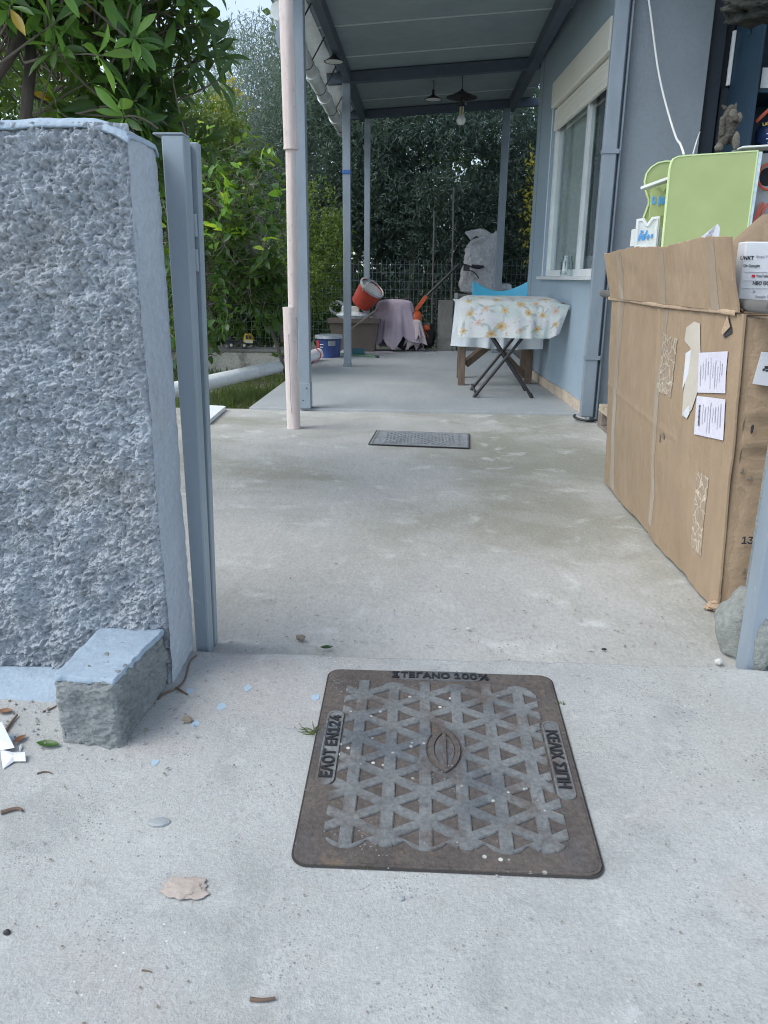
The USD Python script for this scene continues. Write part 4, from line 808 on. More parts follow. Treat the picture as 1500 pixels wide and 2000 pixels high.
obj('pale_edge', bar((e0[0] + .008, 4.0, e0[2]), (e1[0] + .008, 4.0, e1[2] - .1), .020, .03, (0, 1, 0)), 'pale_blue_edge', tc)
gb = gpoly([(1484, 300), (1560, 296), (1540, 520), (1455, 520)], 4.05)
obj('grey_panel', extrude(gb, .012, yf(4.06)), 'grey_board', tc)
c = ony(1500, 345, 4.04); obj('round_hole', extrude(Point(c[0], c[2]).buffer(.040), .002, yf(4.048)), 'dark_fill', tc)
rc = thing('red_cable', 'red extension cable looped beside the lime green board', 'cable', ony(1490, 345, 4.03))
th = np.linspace(0, 4 * np.pi, 60); c = ony(1502, 345, 4.03)
obj('loop', tube(np.stack([c[0] + .053 * np.cos(th), 4.03 - .006 * th / 6, c[2] + .058 * np.sin(th)], -1), .0055, 8), 'red_cord', rc, smooth=True)
for k, (a, b, q) in enumerate((((1489, 395), (1470, 440), (1462, 490)), ((1492, 398), (1476, 430), (1468, 490)), ((1500, 398), (1486, 425), (1482, 450)))):
    obj('strand', tube(spline([ony(*a, 4.03), ony(*b, 4.025), ony(*q, 4.03)], 14), .0055, 8), 'red_cord', rc, smooth=True)
wc = [ony(1262, -30, 5.36), ony(1275, 60, 5.34), ony(1290, 160, 5.30), ony(1308, 230, 5.2), ony(1322, 272, 4.9), ony(1336, 302, 4.3)]
obj('white_cable', tube(spline(wc, 40), .006, 8), 'white_cord', smooth=True, label='white cable hanging down the dark grey wall to the lime cabinet', cat='cable')
obj('thin_cord', tube(spline([ony(1367, 258, 5.35), ony(1362, 272, 5.0), ony(1354, 300, 4.4)], 12), .004, 6), 'white_cord', smooth=True, label='short thin pale cord by the dark doorway above the lime cabinet', cat='cord')
# plush toy: one lumpy body
toy = thing('plush_toy', 'worn grey brown plush animal sitting on top of the lime cabinet', 'toy', ony(1425, 291, 4.12))
TY = 4.12
def cap(p, q, r0, r1):
    import manifold3d as m3
    a = m3.Manifold.sphere(r0, 20).translate([*map(float, p)]); b = m3.Manifold.sphere(r1, 20).translate([*map(float, q)]); return m3.Manifold.batch_hull([a, b])
J = lambda px_, py_, dy=0: ony(px_, py_, TY + dy)
import manifold3d as m3
parts = [cap(J(1424, 238), J(1418, 268), .034, .036), cap(J(1428, 216), J(1425, 226), .026, .030), cap(J(1433, 224, -.02), J(1438, 232, -.045), .020, .012), cap(J(1412, 232, -.01), J(1409, 262, -.03), .014, .014), cap(J(1418, 268, -.02), J(1404, 288, -.05), .022, .018),
         cap(J(1432, 262), J(1437, 284, -.04), .022, .018), cap(J(1437, 244, -.01), J(1443, 230, -.03), .013, .014), cap(J(1417, 211), J(1411, 207), .009, .005), cap(J(1436, 210), J(1438, 202), .008, .004)]
body = m3.Manifold.batch_boolean(parts, m3.OpType.Add).refine_to_length(.006); bm = tm(body)
bm = trimesh.Trimesh(bm.vertices, bm.faces); trimesh.smoothing.filter_taubin(bm, iterations=10); bm.vertices = bm.vertices + bm.vertex_normals * (.006 * (meshkit.fbm(bm.vertices * 70, 3) - .5))[:, None]
obj('body', bm, 'fur_grey', toy, smooth=True)
obj('paw', lump(J(1444, 229, -.04), (.013, .012, .022), 3, .2), 'fur_pale', toy, smooth=True); obj('paw', lump(J(1404, 288, -.06), (.02, .02, .018), 4, .2), 'fur_pale', toy, smooth=True)
obj('foot', lump(J(1438, 275, -.055), (.016, .014, .04), 5, .2), 'fur_pale', toy, smooth=True)
obj('chest_patch', lump(J(1432, 222, -.028), (.016, .012, .02), 6, .2), 'fur_pale', toy, smooth=True)

# ------------------------------------------------------------------ blue cabinet in the dark doorway
cb = thing('blue_cabinet', 'tall dark blue open cabinet in the shade at the top right', 'cabinet', (2.0, 4.6, 0))
BXX = 1.86
ya, yb = onx(1495, 15, BXX)[1], onx(1440, 45, BXX)[1]
ztop = 2.50
pside = Polygon([(ya, .02), (yb, .02), (yb, ztop), (ya, ztop)])
hc = onx(1464, 62, BXX); hole = affinity.rotate(rrect(.075, .05, .02), 0); hole = affinity.translate(hole, hc[1], hc[2])
sd = extrude(pside.difference(hole), .02, frame4((BXX, 0, 0), (0, 1, 0), (0, 0, 1), (1, 0, 0)))
obj('side_panel', sd, 'cabinet_blue', cb)
obj('front_edge', bx(BXX + .0005, BXX + .018, ya - .012, ya - .001, .02, ztop, .002), 'cabinet_blue', cb)
obj('rear_edge', bx(BXX - .045, BXX + .018, yb + .006, yb + .02, .02, 2.09, .002), 'dark_navy', cb)
obj('back_panel', bx(BXX + .021, 2.7, yb - .012, yb, .02, ztop), 'cabinet_blue', cb)
for z in (.05, .6, 1.1, 1.545, 1.98, 2.48): obj('shelf', bx(BXX + .0205, 2.7, ya + .01, yb - .013, z, z + .018), 'cabinet_blue', cb)
obj('far_side', bx(2.701, 2.72, ya, yb, .02, ztop), 'cabinet_blue', cb)
wp = [onx(1429, 48, BXX - .002), onx(1421, 118, BXX - .002)]
obj('white_strip', bx(BXX - .022, BXX - .002, yb - .02, yb + .005, 2.10, 2.40, .003), 'white_board', label='white board edge standing behind the blue cabinet side', cat='board')
t = thing('paper_sign', 'white paper pinned inside the dark blue cabinet', 'paper', (1.95, ya + .05, 2.0))
a, b = ony(1490, 132, ya + .03), ony(1530, 172, ya + .03)
obj('sheet', bx(a[0], b[0], ya + .03, ya + .033, b[2], a[2]), 'paper_white', t)
rdt = [ony(1476, 238, ya + .04), ony(1502, 214, ya + .02), ony(1530, 190, ya + .02)]
obj('red_tube', tube(spline(rdt, 12), .011, 12), 'red_cord', smooth=True, label='dull red tube lying slanted on the shelf of the dark blue cabinet', cat='tube')
t = thing('blue_sack', 'dark blue bag with yellow lettering on the lower shelf of the blue cabinet', 'bag', ony(1495, 290, ya + .15))
c = ony(1512, 262, ya + .13); obj('bag', lump(c, (.11, .09, .085), 8, .12, 3, 1.2), 'blue_bag', t, smooth=True)
q = ony(1489, 246, ya + .02); m = meshkit.text_mesh('LAUR', .016, .001, True); m.apply_transform(frame4(q, (.98, 0, .17), (-.17, 0, .98))); obj('lettering', m, 'yellow_ink', t)
for k, (px_, py_) in enumerate(((1497, 262), (1496, 272), (1499, 280))): q = ony(px_, py_, ya + .02); obj('white_mark', bx(q[0], q[0] + .03, ya + .018, ya + .021, q[2], q[2] + .006), 'paper_white', t)
obj('dark_bag', lump(ony(1480, 14, 4.45), (.17, .10, .07), 12, .55, 4, 2.4), 'dark_bag', smooth=True, label='dark crumpled bag on top of the blue cabinet', cat='bag')

# ------------------------------------------------------------------ tables
wt = thing('wooden_table', 'brown wooden table with crossed braces under a white cloth', 'table', (.65, 7.3, .014))
for (x, y) in ((.35, 7.02), (.97, 7.19), (.36, 7.55), (.97, 7.6)):
    obj('leg', bx(x - .03, x + .03, y - .03, y + .03, .0145, .70, .003), 'wood_brown', wt)
obj('brace', bar((.39, 7.045, .19), (.95, 7.19, .64), .024, .05), 'wood_brown', wt)
obj('brace', bar((.94, 7.22, .08), (.40, 7.10, .62), .024, .05), 'wood_brown', wt)
obj('brace', bar((.39, 7.55, .15), (.95, 7.55, .64), .024, .05), 'wood_brown', wt)
obj('table_top', bx(.30, 1.02, 6.98, 7.68, .701, .735, .004), 'wood_brown', wt)
def under(U, V):                                           # white cloth: U along x, V front hem -> back
    x = .27 + .78 * U; s = V
    y = np.where(s < .4, 6.955 - .006 * (.4 - s), 6.955 + (s - .4) * 1.2); z = np.where(s < .4, .745 - (.4 - s) * .98, .745)
    fold = .018 * np.sin(x * 38 + 2 * np.sin(x * 9)) * np.clip((.4 - s) / .4, 0, 1); y = y - fold
    z = z + .012 * np.sin(x * 6) * (s < .02)
    return np.stack([x - .03 * np.clip((.4 - s) / .4, 0, 1) * (U < .5) * (1 - U), y, z], -1)
obj('white_cloth', solid_sheet(grid(under, np.linspace(0, 1, 110), np.linspace(0, 1, 60)), .002), 'cloth_white', smooth=True, label='plain white cloth hanging over the wooden table behind', cat='tablecloth')
ft = thing('folding_table', 'folding table on black crossed legs beside the house wall', 'table', (.65, 6.48, .014))
for (y, y2) in ((6.27, 6.30), (6.68, 6.66)):
    k = 'leg'
    for (x0, x1) in ((.43, .86), (.885, .48)):
        yy = y if x0 < .6 else y + .03
        obj(k, tube([(x0, yy, .03), (x1 + (x1 - x0) * .25, yy, .735)], .0125, 14), 'leg_black', ft, smooth=35)
        obj('foot', tube([(x0 - (x1 - x0) * .02, yy, .0145), (x0 + (x1 - x0) * .03, yy, .05)], .016, 12), 'black_plastic', ft, smooth=35)
obj('cross_bar', tube([(.43, 6.27, .06), (.43, 6.68, .06)], .010, 10), 'leg_black', ft, smooth=35)
obj('table_top', bx(.30, 1.09, 6.22, 6.78, .735, .765, .006), 'wood_brown', ft)
def floral(U, V):                                          # V 0 hem .. .42 edge .. 1 back
    H = .285
    x = .262 + .862 * U
    front_ = V < .44; s = np.clip(V / .44, 0, 1); e = np.clip((V - .44) / .56, 0, 1)
    z = np.where(front_, .782 - H * (1 - s) , .782 + .020 * np.sin(e * 2.2)); y = np.where(front_, 6.20 - .030 * (1 - s) ** .7, 6.20 + e * .62)
    rnd = np.exp(-((V - .44) / .05) ** 2); y = y + .010 * rnd; z = z - .010 * rnd
    amp = (1 - s) * front_
    y = y - amp * (.022 * np.sin(x * 17 + 1.2) + .012 * np.sin(x * 41 + 2 * np.sin(x * 7)))
    xs = x + amp * .02 * np.sin(x * 11)
    right = np.clip((U - .86) / .14, 0, 1); left = np.clip((.12 - U) / .12, 0, 1)
    z = z - right ** 1.5 * .06 * (~front_) - right * .02 * front_ + .055 * right * (1 - s) * front_ ; xs = xs - .06 * right * (1 - s) * front_ + .02 * left * e - .035 * left * (1 - s) * 0
    y = y + .05 * right * (1 - s) * front_
    xs = np.where(~front_, xs + .10 * left * np.clip(e, 0, 1), xs)
    z = z + .02 * left * 0 + .006 * (meshkit.fbm(np.stack([x * 14, V * 9, 0 * x], -1), 3, 4) - .5)
    return np.stack([xs, y, z], -1)
nu, nv = 300, 180
gm = grid(floral, np.linspace(0, 1, nu), np.linspace(0, 1, nv))
UU, VV = np.meshgrid(np.linspace(0, 1, nu), np.linspace(0, 1, nv), indexing='ij'); A_, B_ = UU * .86, VV * .75
col = np.ones((nu, nv, 3)) * [.62, .63, .61]
def blend(mask, c, a=1.0):
    k = np.clip(mask, 0, 1)[..., None] * a; col[:] = col * (1 - k) + np.array(c) * k
wash = meshkit.fbm(np.stack([A_ * 9, B_ * 9, 0 * A_], -1), 4, 11); blend((wash - .50) * 6, (.44, .53, .50), .7)
wash = meshkit.fbm(np.stack([A_ * 8 + 4, B_ * 8, 0 * A_], -1), 4, 21); blend((wash - .56) * 7, (.60, .58, .60), .7)
fr_ng = np.random.default_rng(12)
def petals(ca, cb, r, n, c, c2, rot=0, leafy=True):
    da, db = A_ - ca, B_ - cb; d = np.hypot(da, db); th = np.arctan2(db, da) + rot
    rad = r * (.74 + .26 * np.abs(np.cos(n * th / 2))) * (.8 + .5 * meshkit.noise(np.stack([A_ * 60, B_ * 60, 0 * A_], -1)))
    blend((rad - d) / (.30 * r), c, .7); blend((rad * .55 - d) / (.15 * r), tuple(x * .8 for x in c), .5); blend((r * .25 - d) / (.08 * r), c2, .9)
def leaf2(ca, cb, L, ang, c):
    da, db = A_ - ca, B_ - cb; u = da * np.cos(ang) + db * np.sin(ang); v = -da * np.sin(ang) + db * np.cos(ang)
    blend((L * .16 * np.sin(np.clip(u / L, 0, 1) * np.pi) - np.abs(v)) / (.09 * L), c, .6)
spots_ = [(.10, .21), (.22, .26), (.36, .24), (.54, .22), (.17, .13), (.335, .10), (.27, .035), (.47, .07), (.66, .20), (.62, .08), (.76, .24), (.78, .12), (.48, .30), (.60, .31), (.08, .33), (.30, .36), (.42, .42), (.68, .40), (.2, .45), (.55, .47), (.75, .50), (.12, .55), (.36, .58), (.6, .62), (.05, .06)]
for k, (a, b) in enumerate(spots_):
    och = k % 3 != 1; r = fr_ng.uniform(.030, .046); 
    for j in range(fr_ng.integers(2, 5)): leaf2(a, b, fr_ng.uniform(.06, .10), fr_ng.uniform(0, 2 * np.pi), ((.22, .30, .30), (.32, .38, .30), (.35, .38, .42))[j % 3])
    petals(a, b, r, int(fr_ng.integers(5, 8)), (.55, .36, .12) if och else (.60, .42, .36), (.36, .20, .05) if och else (.45, .30, .14), fr_ng.uniform(0, 6))
    for j in range(4):
        aa, bb = a + fr_ng.normal() * .05, b + fr_ng.normal() * .04; petals(aa, bb, .009, 5, (.55, .42, .30), (.5, .3, .1))
ss = solid_sheet(gm, .002)
obj('floral_cloth', ss, 'floral_print', smooth=True, col=np.vstack([col.reshape(-1, 3)] * 2), label='pale floral tablecloth with ochre flowers over the folding table', cat='tablecloth')
def cy(U, V):
    x = .41 + .47 * U; top = .835 + .085 * np.abs(2 * U - 1) ** 1.7; z = .78 + (top - .78) * V
    return np.stack([x, 6.86 + .05 * np.sin(U * np.pi) + .03 * V, z], -1)
obj('cyan_sheet', solid_sheet(grid(cy, np.linspace(0, 1, 40), np.linspace(0, 1, 8)), .004), 'cyan_sheet', smooth=True, label='bright cyan plastic sheet sagging behind the floral cloth', cat='sheet')

# ------------------------------------------------------------------ back of the patio: clutter along the fence
BYD = 10.0
wb = obj('grey_block_wall', bx(.40, 1.5, 10.50, 10.66, -.3, .735, .008), 'block_grey', label='low grey block wall behind the tables', cat='wall')
obj('stone_pillar', quadblock([(.185, 10.35), (.375, 10.35), (.375, 10.52), (.185, 10.52)], .0, .655, 16, .006, 9), 'block_grey', smooth=35, label='short grey concrete pillar at the back between tiller and table', cat='pillar')
obj('steel_strip', bx(.388, .43, 10.42, 10.46, .014, .75, .002), 'galv', label='narrow galvanised post right of the short concrete pillar', cat='post')
def sackf(U, V):
    a = U * 2 * np.pi; zz = V; ca, sa_ = np.cos(a), np.sin(a)
    prof = np.interp(zz, [0, .04, .14, .35, .6, .85, .95, 1], [.15, .235, .265, .235, .225, .225, .17, .05])
    ex = np.sign(ca) * np.abs(ca) ** .7; ey = np.sign(sa_) * np.abs(sa_) ** .7
    P3 = np.stack([ca * 1.3, sa_ * 1.3, zz * 2.2], -1)
    wr = .055 * (np.abs(meshkit.fbm(P3 * 2.4, 4, 41) - .5) * 2 - .3) + .03 * (meshkit.fbm(P3 * [5, 5, 2.5], 4, 43) - .5)
    r = prof * (1 - 0) + wr * np.sin(np.clip(zz, .02, .98) * np.pi) ** .4
    return np.stack([.715 + .03 * zz - .02 * np.sin(zz * 5) + r * ex, 10.60 + .62 * r * ey, .737 + .73 * zz + .02 * ca * (zz > .8)], -1)
sk = grid(sackf, np.linspace(0, 1, 120), np.linspace(0, 1, 90))
sa = thing('white_sack', 'big grubby white sack standing on the block wall behind the table', 'sack', (.7, 10.6, .737))
obj('bag', sk, 'sack_white', sa, smooth=True)
def ruf(U, V): a = U * 2 * np.pi; r = .17 + .05 * V + .03 * np.sin(a * 7) * V; return np.stack([.745 + r * 1.0 * np.cos(a), 10.60 + .6 * r * np.sin(a), 1.435 + .075 * V + .03 * np.sin(a * 3 + 1)], -1)
obj('bag_mouth', solid_sheet(grid(ruf, np.linspace(0, 1, 70), np.linspace(0, 1, 8)), .003), 'sack_white', sa, smooth=True)
obj('grey_bundle', lump((1.02, 10.58, .80), (.12, .08, .075), 14, .35, 3, 1.8), 'sack_white', smooth=True, label='small crumpled grey bundle on the block wall right of the sack', cat='bundle')
# tiller
ti = thing('garden_tiller', 'orange garden tiller with long black handle half covered by the pink cloth', 'tiller', (-.1, 10.3, .014))
TYD = 10.3
P = lambda px_, py_, y=TYD: ony(px_, py_, y)
obj('engine_cover', [lump(P(812, 622, 10.32), (.085, .12, .115), 3, .14, 3, 1.2), bx(P(800, 0)[0], P(830, 0)[0], 10.24, 10.42, .30, .40, .02)], 'tiller_orange', ti, smooth=40)
obj('fender', solid_sheet(grid(lambda U, V: np.stack([P(815, 650)[0] + .15 * np.cos(U * 2.4 + .3), 10.2 + .2 * V, .14 + .16 * np.sin(U * 2.4 + .3)], -1), np.linspace(0, 1, 18), [0, 1]), .006), 'tiller_orange', ti, smooth=True)
obj('lower_handle', bar(P(812, 606), P(833, 578), .05, .035, (0, 1, 0)), 'tiller_orange', ti)
obj('handle_shaft', tube([P(828, 584), P(897, 516)], .016, 12), 'black_plastic', ti, smooth=True)
obj('handle_shaft', tube([P(828, 582, 10.42), P(895, 517, 10.42)], .013, 12), 'black_plastic', ti, smooth=True)
obj('handle_bar', tube(spline([P(892, 519), P(900, 516), P(912, 518), P(944, 521)], 12), .010, 10), 'black_plastic', ti, smooth=True)
obj('grip', tube([P(921, 519), P(945, 521)], .017, 12), 'black_plastic', ti, smooth=30)
obj('control_box', bx(P(905, 524)[0], P(917, 524)[0], TYD - .03, TYD + .03, P(905, 529)[2], P(905, 517)[2], .006), 'black_plastic', ti)
obj('brake_lever', tube(spline([P(910, 527), P(924, 531), P(931, 537), P(935, 544)], 12), .007, 8), 'black_plastic', ti, smooth=True)
for (x, rr) in ((P(803, 0)[0], .16), (P(826, 0)[0], .15)):
    obj('wheel', lathe([[.05, -.03], [rr, -.03], [rr + .01, 0], [rr, .03], [.05, .03]], 24, (x, 10.36, .014 + rr + .011), (.35, 1, 0)), 'black_plastic', ti, smooth=30)
obj('red_guard', lump(P(832, 640), (.05, .04, .04), 5, .3, 2, 1.4), 'tiller_orange', ti, smooth=True)
obj('shade_lumps', [lump(P(800, 660, 10.35), (.10, .10, .12), 6, .3, 3, 1.8), lump(P(836, 655, 10.45), (.10, .08, .16), 8, .3, 3, 1.8)], 'black_plastic', ti, smooth=True)  # black lumps added as the darkness under the pink cloth
# pink cloth
def drape(c0, r0, r1, z0, zb, nf, seed, a0, a1):
    def fn(U, V):
        a = a0 + (a1 - a0) * U; b = zb + .17 * (meshkit.fbm(np.stack([np.cos(a) * 2, np.sin(a) * 2, 0 * a + seed], -1), 3, seed) - .5) * 2
        s = V; dome = np.sin(np.clip(s / .28, 0, 1) * np.pi / 2); d2 = np.clip((s - .22) / .78, 0, 1)
        r = r0 * dome + (r1 - r0) * d2 + .055 * d2 * np.sin(a * nf + seed + 1.5 * np.sin(a * 2)) + .012 * np.sin(a * nf * 2.3) * d2
        z = z0 - .05 * (1 - np.cos(np.clip(s / .28, 0, 1) * np.pi / 2)) - (z0 - .05 - b) * d2 ** 1.05
        return np.stack([c0[0] + r * np.cos(a), c0[1] + .55 * r * np.sin(a), z], -1)
    return solid_sheet(grid(fn, np.linspace(0, 1, 150), np.linspace(0, 1, 60)), .003)
pcx = ony(768, 640, 10.2)[0]
obj('pink_cloth', drape((pcx + .015, 10.3), .225, .345, .665, .09, 8, 2, -np.pi * 1.02, np.pi * .02 + np.pi), 'pink_cloth', smooth=True, label='dusty pink cloth draped over the machine beside the red bucket', cat='cloth')
obj('patterned_rag', drape((ony(812, 640, 10.2)[0], 10.22), .07, .10, .42, .13, 7, 5, -np.pi, np.pi), 'pink_pale', smooth=True, label='pale patterned rag hanging on the orange tiller', cat='cloth')
obj('cloth_on_floor', lump((ony(752, 682, 10.0)[0], 9.95, .018), (.14, .06, .014), 9, .5, 3, 2), 'pink_cloth', smooth=True, label='end of pink cloth lying on the patio floor', cat='cloth')
# trough with bucket, bags, hose
tr = thing('planter_trough', 'brown plastic planter trough full of odds and ends by the middle post', 'planter', (-.95, 10.2, .014))
x0, x1 = ony(641, 615, 10.05)[0], ony(740, 615, 10.05)[0]
def tpoly(z, g): return np.array([(x0 + .06 - g, 10.08 - g * .6, z), (x1 - .05 + g, 10.08 - g * .6, z), (x1 - .05 + g, 10.36 + g * .6, z), (x0 + .06 - g, 10.36 + g * .6, z)])
rings = [(.016, -.01), (.36, .045), (.361, .062), (.425, .066), (.425, .05), (.40, .045)]
V_ = np.vstack([tpoly(*r) for r in rings]); Fq = []
for k in range(len(rings) - 1):
    for j in range(4): a, b = k * 4 + j, k * 4 + (j + 1) % 4; Fq += [[a, b, b + 4], [a, b + 4, a + 4]]
n = len(rings) * 4; Fq += [[0, 2, 1], [0, 3, 2], [n - 4, n - 3, n - 2], [n - 4, n - 2, n - 1]]
obj('tub', trimesh.Trimesh(V_, Fq, process=False), 'trough_brown', tr)
obj('rim', [bx(x0 - .005, x1 + .015, 10.025, 10.037, .37, .43, .004)], 'trough_brown', tr)
obj('white_bag', lump((ony(690, 605, 10.2)[0], 10.18, .455), (.20, .11, .055), 21, .3, 4, 1.8), 'bag_white', smooth=True, label='crumpled white plastic bag lying in the brown trough', cat='bag')
obj('foam_block', bx(ony(664, 0, 10.2)[0], ony(703, 0, 10.2)[0], 10.16, 10.26, .50, .575, .01), 'foam_white', label='off white foam block on the bag in the trough', cat='block')
hc = ony(654, 598, 10.25); th = np.linspace(0, 4.6 * np.pi, 70)
obj('hose_coil', tube(np.stack([hc[0] + (.085 + .008 * np.sin(th * .3)) * np.cos(th) + .03, 10.25 + .012 * th / 3, hc[2] + (.075) * np.sin(th) - .02], -1), .017, 10), 'hose_grey', smooth=True, label='grey ribbed hose coiled at the left end of the trough', cat='hose')
rbk = thing('red_bucket', 'red plastic bucket with silver rim tipped over on the trough', 'bucket', ony(708, 590, 10.2))
B0, B1 = ony(704, 594, 10.16), ony(727, 562, 10.10); ax = B1 - B0; ax[1] -= .03; L_ = .27; axn = ax / np.linalg.norm(ax)
obj('body', lathe([[0, 0], [.125, 0], [.132, .01], [.163, L_], [.155, L_], [.122, .02], [0, .02]], 36, B0, axn), 'bucket_red', rbk, smooth=40)
obj('rim', lathe([[.150, L_ - .018], [.170, L_ - .02], [.175, L_ + .012], [.160, L_ + .02], [.150, L_ + .01]], 36, B0, axn), 'rim_silver', rbk, smooth=40)
obj('lid', lathe([[0, L_ - .006], [.150, L_ - .006], [.150, L_ - .012], [0, L_ - .012]], 30, B0, axn), 'rim_silver', rbk, smooth=40)
d_n, a_n, b_n = frame_of(axn)
hp_ = [B0 + axn * (L_ * .8) + .165 * (math.cos(t_) * a_n * 1 + math.sin(t_) * (b_n * .25 - axn * .8)) + np.array([0, -.02, 0]) for t_ in np.linspace(0, -np.pi, 16)]
obj('handle', tube(hp_, .004, 6), 'rim_silver', rbk, smooth=True)
obj('printed_mark', bar(ony(724, 575, 9.93), ony(736, 582, 9.93), .012, .004), 'paper_white', rbk)
obj('wooden_stick', tube([ony(664, 660, 9.75), ony(738, 603, 9.98)], .013, 10), 'wood_grey', smooth=True, label='weathered wooden stick leaning across the front of the trough', cat='stick')
# blue paint bucket
bb = thing('paint_bucket', 'dark blue paint bucket with grey lid left of the middle post', 'bucket', onz(640, 701, .014))
bc_ = onz(640, 699, .014) + np.array([0, .12, 0])
obj('body', lathe([[0, 0], [.128, 0], [.133, .01], [.150, .235], [.146, .235], [0, .2]], 36, bc_), 'bucket_blue', bb, smooth=40)
obj('lid', lathe([[.150, .222], [.166, .222], [.168, .255], [.155, .262], [.145, .25], [0, .25]], 36, bc_), 'lid_grey', bb, smooth=40)
def wrap(a0, a1, z0, z1, off, mt, name):
    obj(name, solid_sheet(grid(lambda U, V: np.stack([bc_[0] + (.133 + .017 * (V - .01) / .225 + off) * np.cos(U), bc_[1] + (.133 + .017 * (V - .01) / .225 + off) * np.sin(U), bc_[2] + V], -1), np.linspace(a0, a1, 12), np.linspace(z0, z1, 4)), .0015), mt, bb, smooth=True)
wrap(-2.75, -2.35, .01, .20, .003, 'label_red', 'red_label'); wrap(-2.28, -1.95, .015, .06, .003, 'paper_white', 'white_label'); wrap(-2.25, -1.9, .15, .16, .003, 'paper_white', 'printed_line'); wrap(-2.25, -1.95, .12, .128, .003, 'paper_white', 'printed_line'); wrap(-1.5, -.9, .14, .20, .003, 'hose_grey', 'faded_patch')
obj('teal_tray', [bx(ony(685, 0, 9.7)[0], ony(713, 0, 9.7)[0], 9.62, 9.82, .016, .085, .015)], 'teal_tray', label='dark teal plastic tray on the floor by the middle post', cat='tray')
obj('tray_lining', bx(ony(662, 0, 9.72)[0], ony(684, 0, 9.72)[0], 9.66, 9.80, .016, .06, .01), 'bag_white', label='small white basket beside the teal tray', cat='basket')
obj('green_stick', tube([onz(662, 690, .03), onz(738, 697, .024)], .008, 8), 'green_stick', label='thin green stick lying on the patio before the trough', cat='stick', smooth=True)
obj('stick_cap', tube([onz(733, 696, .026), onz(739, 697, .026)], .014, 8), 'black_plastic', label='black end piece at the tip of the green stick', cat='cap', smooth=True)
# garden: white pipe, toy truck, board, rods
obj('white_pipe', tube([onz(330, 764, .02), onz(405, 748, .03), onz(560, 712, .05), onz(622, 690, .09)], [.068, .068, .062, .06], 24), 'pvc_white', smooth=True, label='thick white plastic pipe lying in the grass beside the patio', cat='pipe')
obj('red_wire', tube(spline([onz(602, 716, .03), onz(612, 708, .03), onz(622, 702, .10), onz(617, 680, .15)], 14), .006, 6), 'label_red', smooth=True, label='thin red wire running from the blue bucket to the pipe', cat='wire')
wbp = Polygon([onz(q[0], q[1], .0)[:2] for q in ((380, 797), (441, 801), (409, 829), (360, 835))]); obj('white_slab', extrude(wbp, .03, frame4((0, 0, .0), (1, 0, 0), (0, 1, 0))), 'white_board', label='white board lying at the edge of the yard behind the gate post', cat='board')
tk = thing('toy_truck', 'small yellow and black toy truck standing on the low garden wall', 'toy truck', (-2.62, 10.5, 0))
q0, q1 = ony(441, 680, 10.5), ony(496, 680, 10.5); tx0, tx1 = q0[0], q1[0]; TL = tx1 - tx0
obj('chassis', [bx(tx0, tx1, 10.46, 10.56, .045, .085, .005), bx(tx0, tx0 + TL * .62, 10.45, 10.57, .086, .105, .004)], 'truck_dark', tk)
cabp = Polygon([(tx0 + TL * .66, .086), (tx1 - .005, .086), (tx1 - .005, .115), (tx1 - TL * .10, .19), (tx0 + TL * .70, .19)])
obj('cab', extrude(cabp, .12, frame4((0, 10.57, 0), (1, 0, 0), (0, 0, 1), (0, -1, 0))), 'truck_yellow', tk)
obj('bumper', bx(tx0 + TL * .70, tx1, 10.447, 10.45, .07, .11, .001), 'truck_cream', tk)
obj('cab_window', extrude(Polygon([(tx0 + TL * .75, .12), (tx0 + TL * .83, .12), (tx0 + TL * .83, .175), (tx0 + TL * .76, .175)]), .003, frame4((0, 10.4495, 0), (1, 0, 0), (0, 0, 1), (0, -1, 0))), 'truck_dark', tk)
obj('cab_window', extrude(Polygon([(tx0 + TL * .85, .12), (tx1 - TL * .03, .12), (tx1 - TL * .09, .175), (tx0 + TL * .85, .175)]), .003, frame4((0, 10.4495, 0), (1, 0, 0), (0, 0, 1), (0, -1, 0))), 'truck_dark', tk)
for fx in (.24, .70):
    w_ = obj('wheel', lathe([[0, -.014], [.036, -.014], [.040, 0], [.036, .014], [0, .014]], 20, (tx0 + TL * fx, 10.445, .04), (0, 1, 0)), 'truck_dark', tk, smooth=30)
    obj('rim', lathe([[0, -.004], [.018, -.004], [.02, 0], [0, .002]], 16, (tx0 + TL * fx, 10.43, .04), (0, 1, 0)), 'truck_cream', w_, smooth=30)
def fence(name, x0, x1, y, z0, z1, label, posts, pr=.022):
    f = thing(name, label, 'fence', ((x0 + x1) / 2, y, z0))
    ms_ = []; r = .0012
    for x in np.arange(x0, x1, .062): ms_.append(bar((x, y, z0), (x, y, z1), r * 2, r * 2, (0, 1, 0), 0))
    for z in np.arange(z0 + .03, z1 + .02, .108): ms_.append(bar((x0, y + .004, z), (x1, y + .004, z), r * 2, r * 2, (0, 0, 1), 0))
    obj('wire_mesh', ms_, 'wire', f, kind='stuff')
    for x in posts: obj('fence_post', tube([(x, y + .03, z0), (x, y + .03, z1 + .03)], pr, 10), 'galv', f, smooth=True)
fence('wire_fence', -4.2, -1.72, 10.62, -.01, .74, 'lower wire mesh fence on the garden wall behind the toy truck', (ony(441, 620, 10.65)[0],))
fence('wire_fence', -1.70, 3.2, 10.80, -.01, 1.16, 'taller wire mesh fence along the back of the patio', (-1.05,), .012)
for (px_, pt, pb, lb) in ((846, 412, 662, 'thin iron rod standing in front of the fence beside the tiller handle'), (884, 366, 655, 'taller thin iron rod rising behind the tiller grips')):
    a, b = ony(px_ + 2, pt, 10.7), ony(px_ - 3, pb, 10.7); obj('iron_rod', tube([[b[0], 10.7, .0], a], .010, 8), 'rust_rod', smooth=True, label=lb, cat='rod')

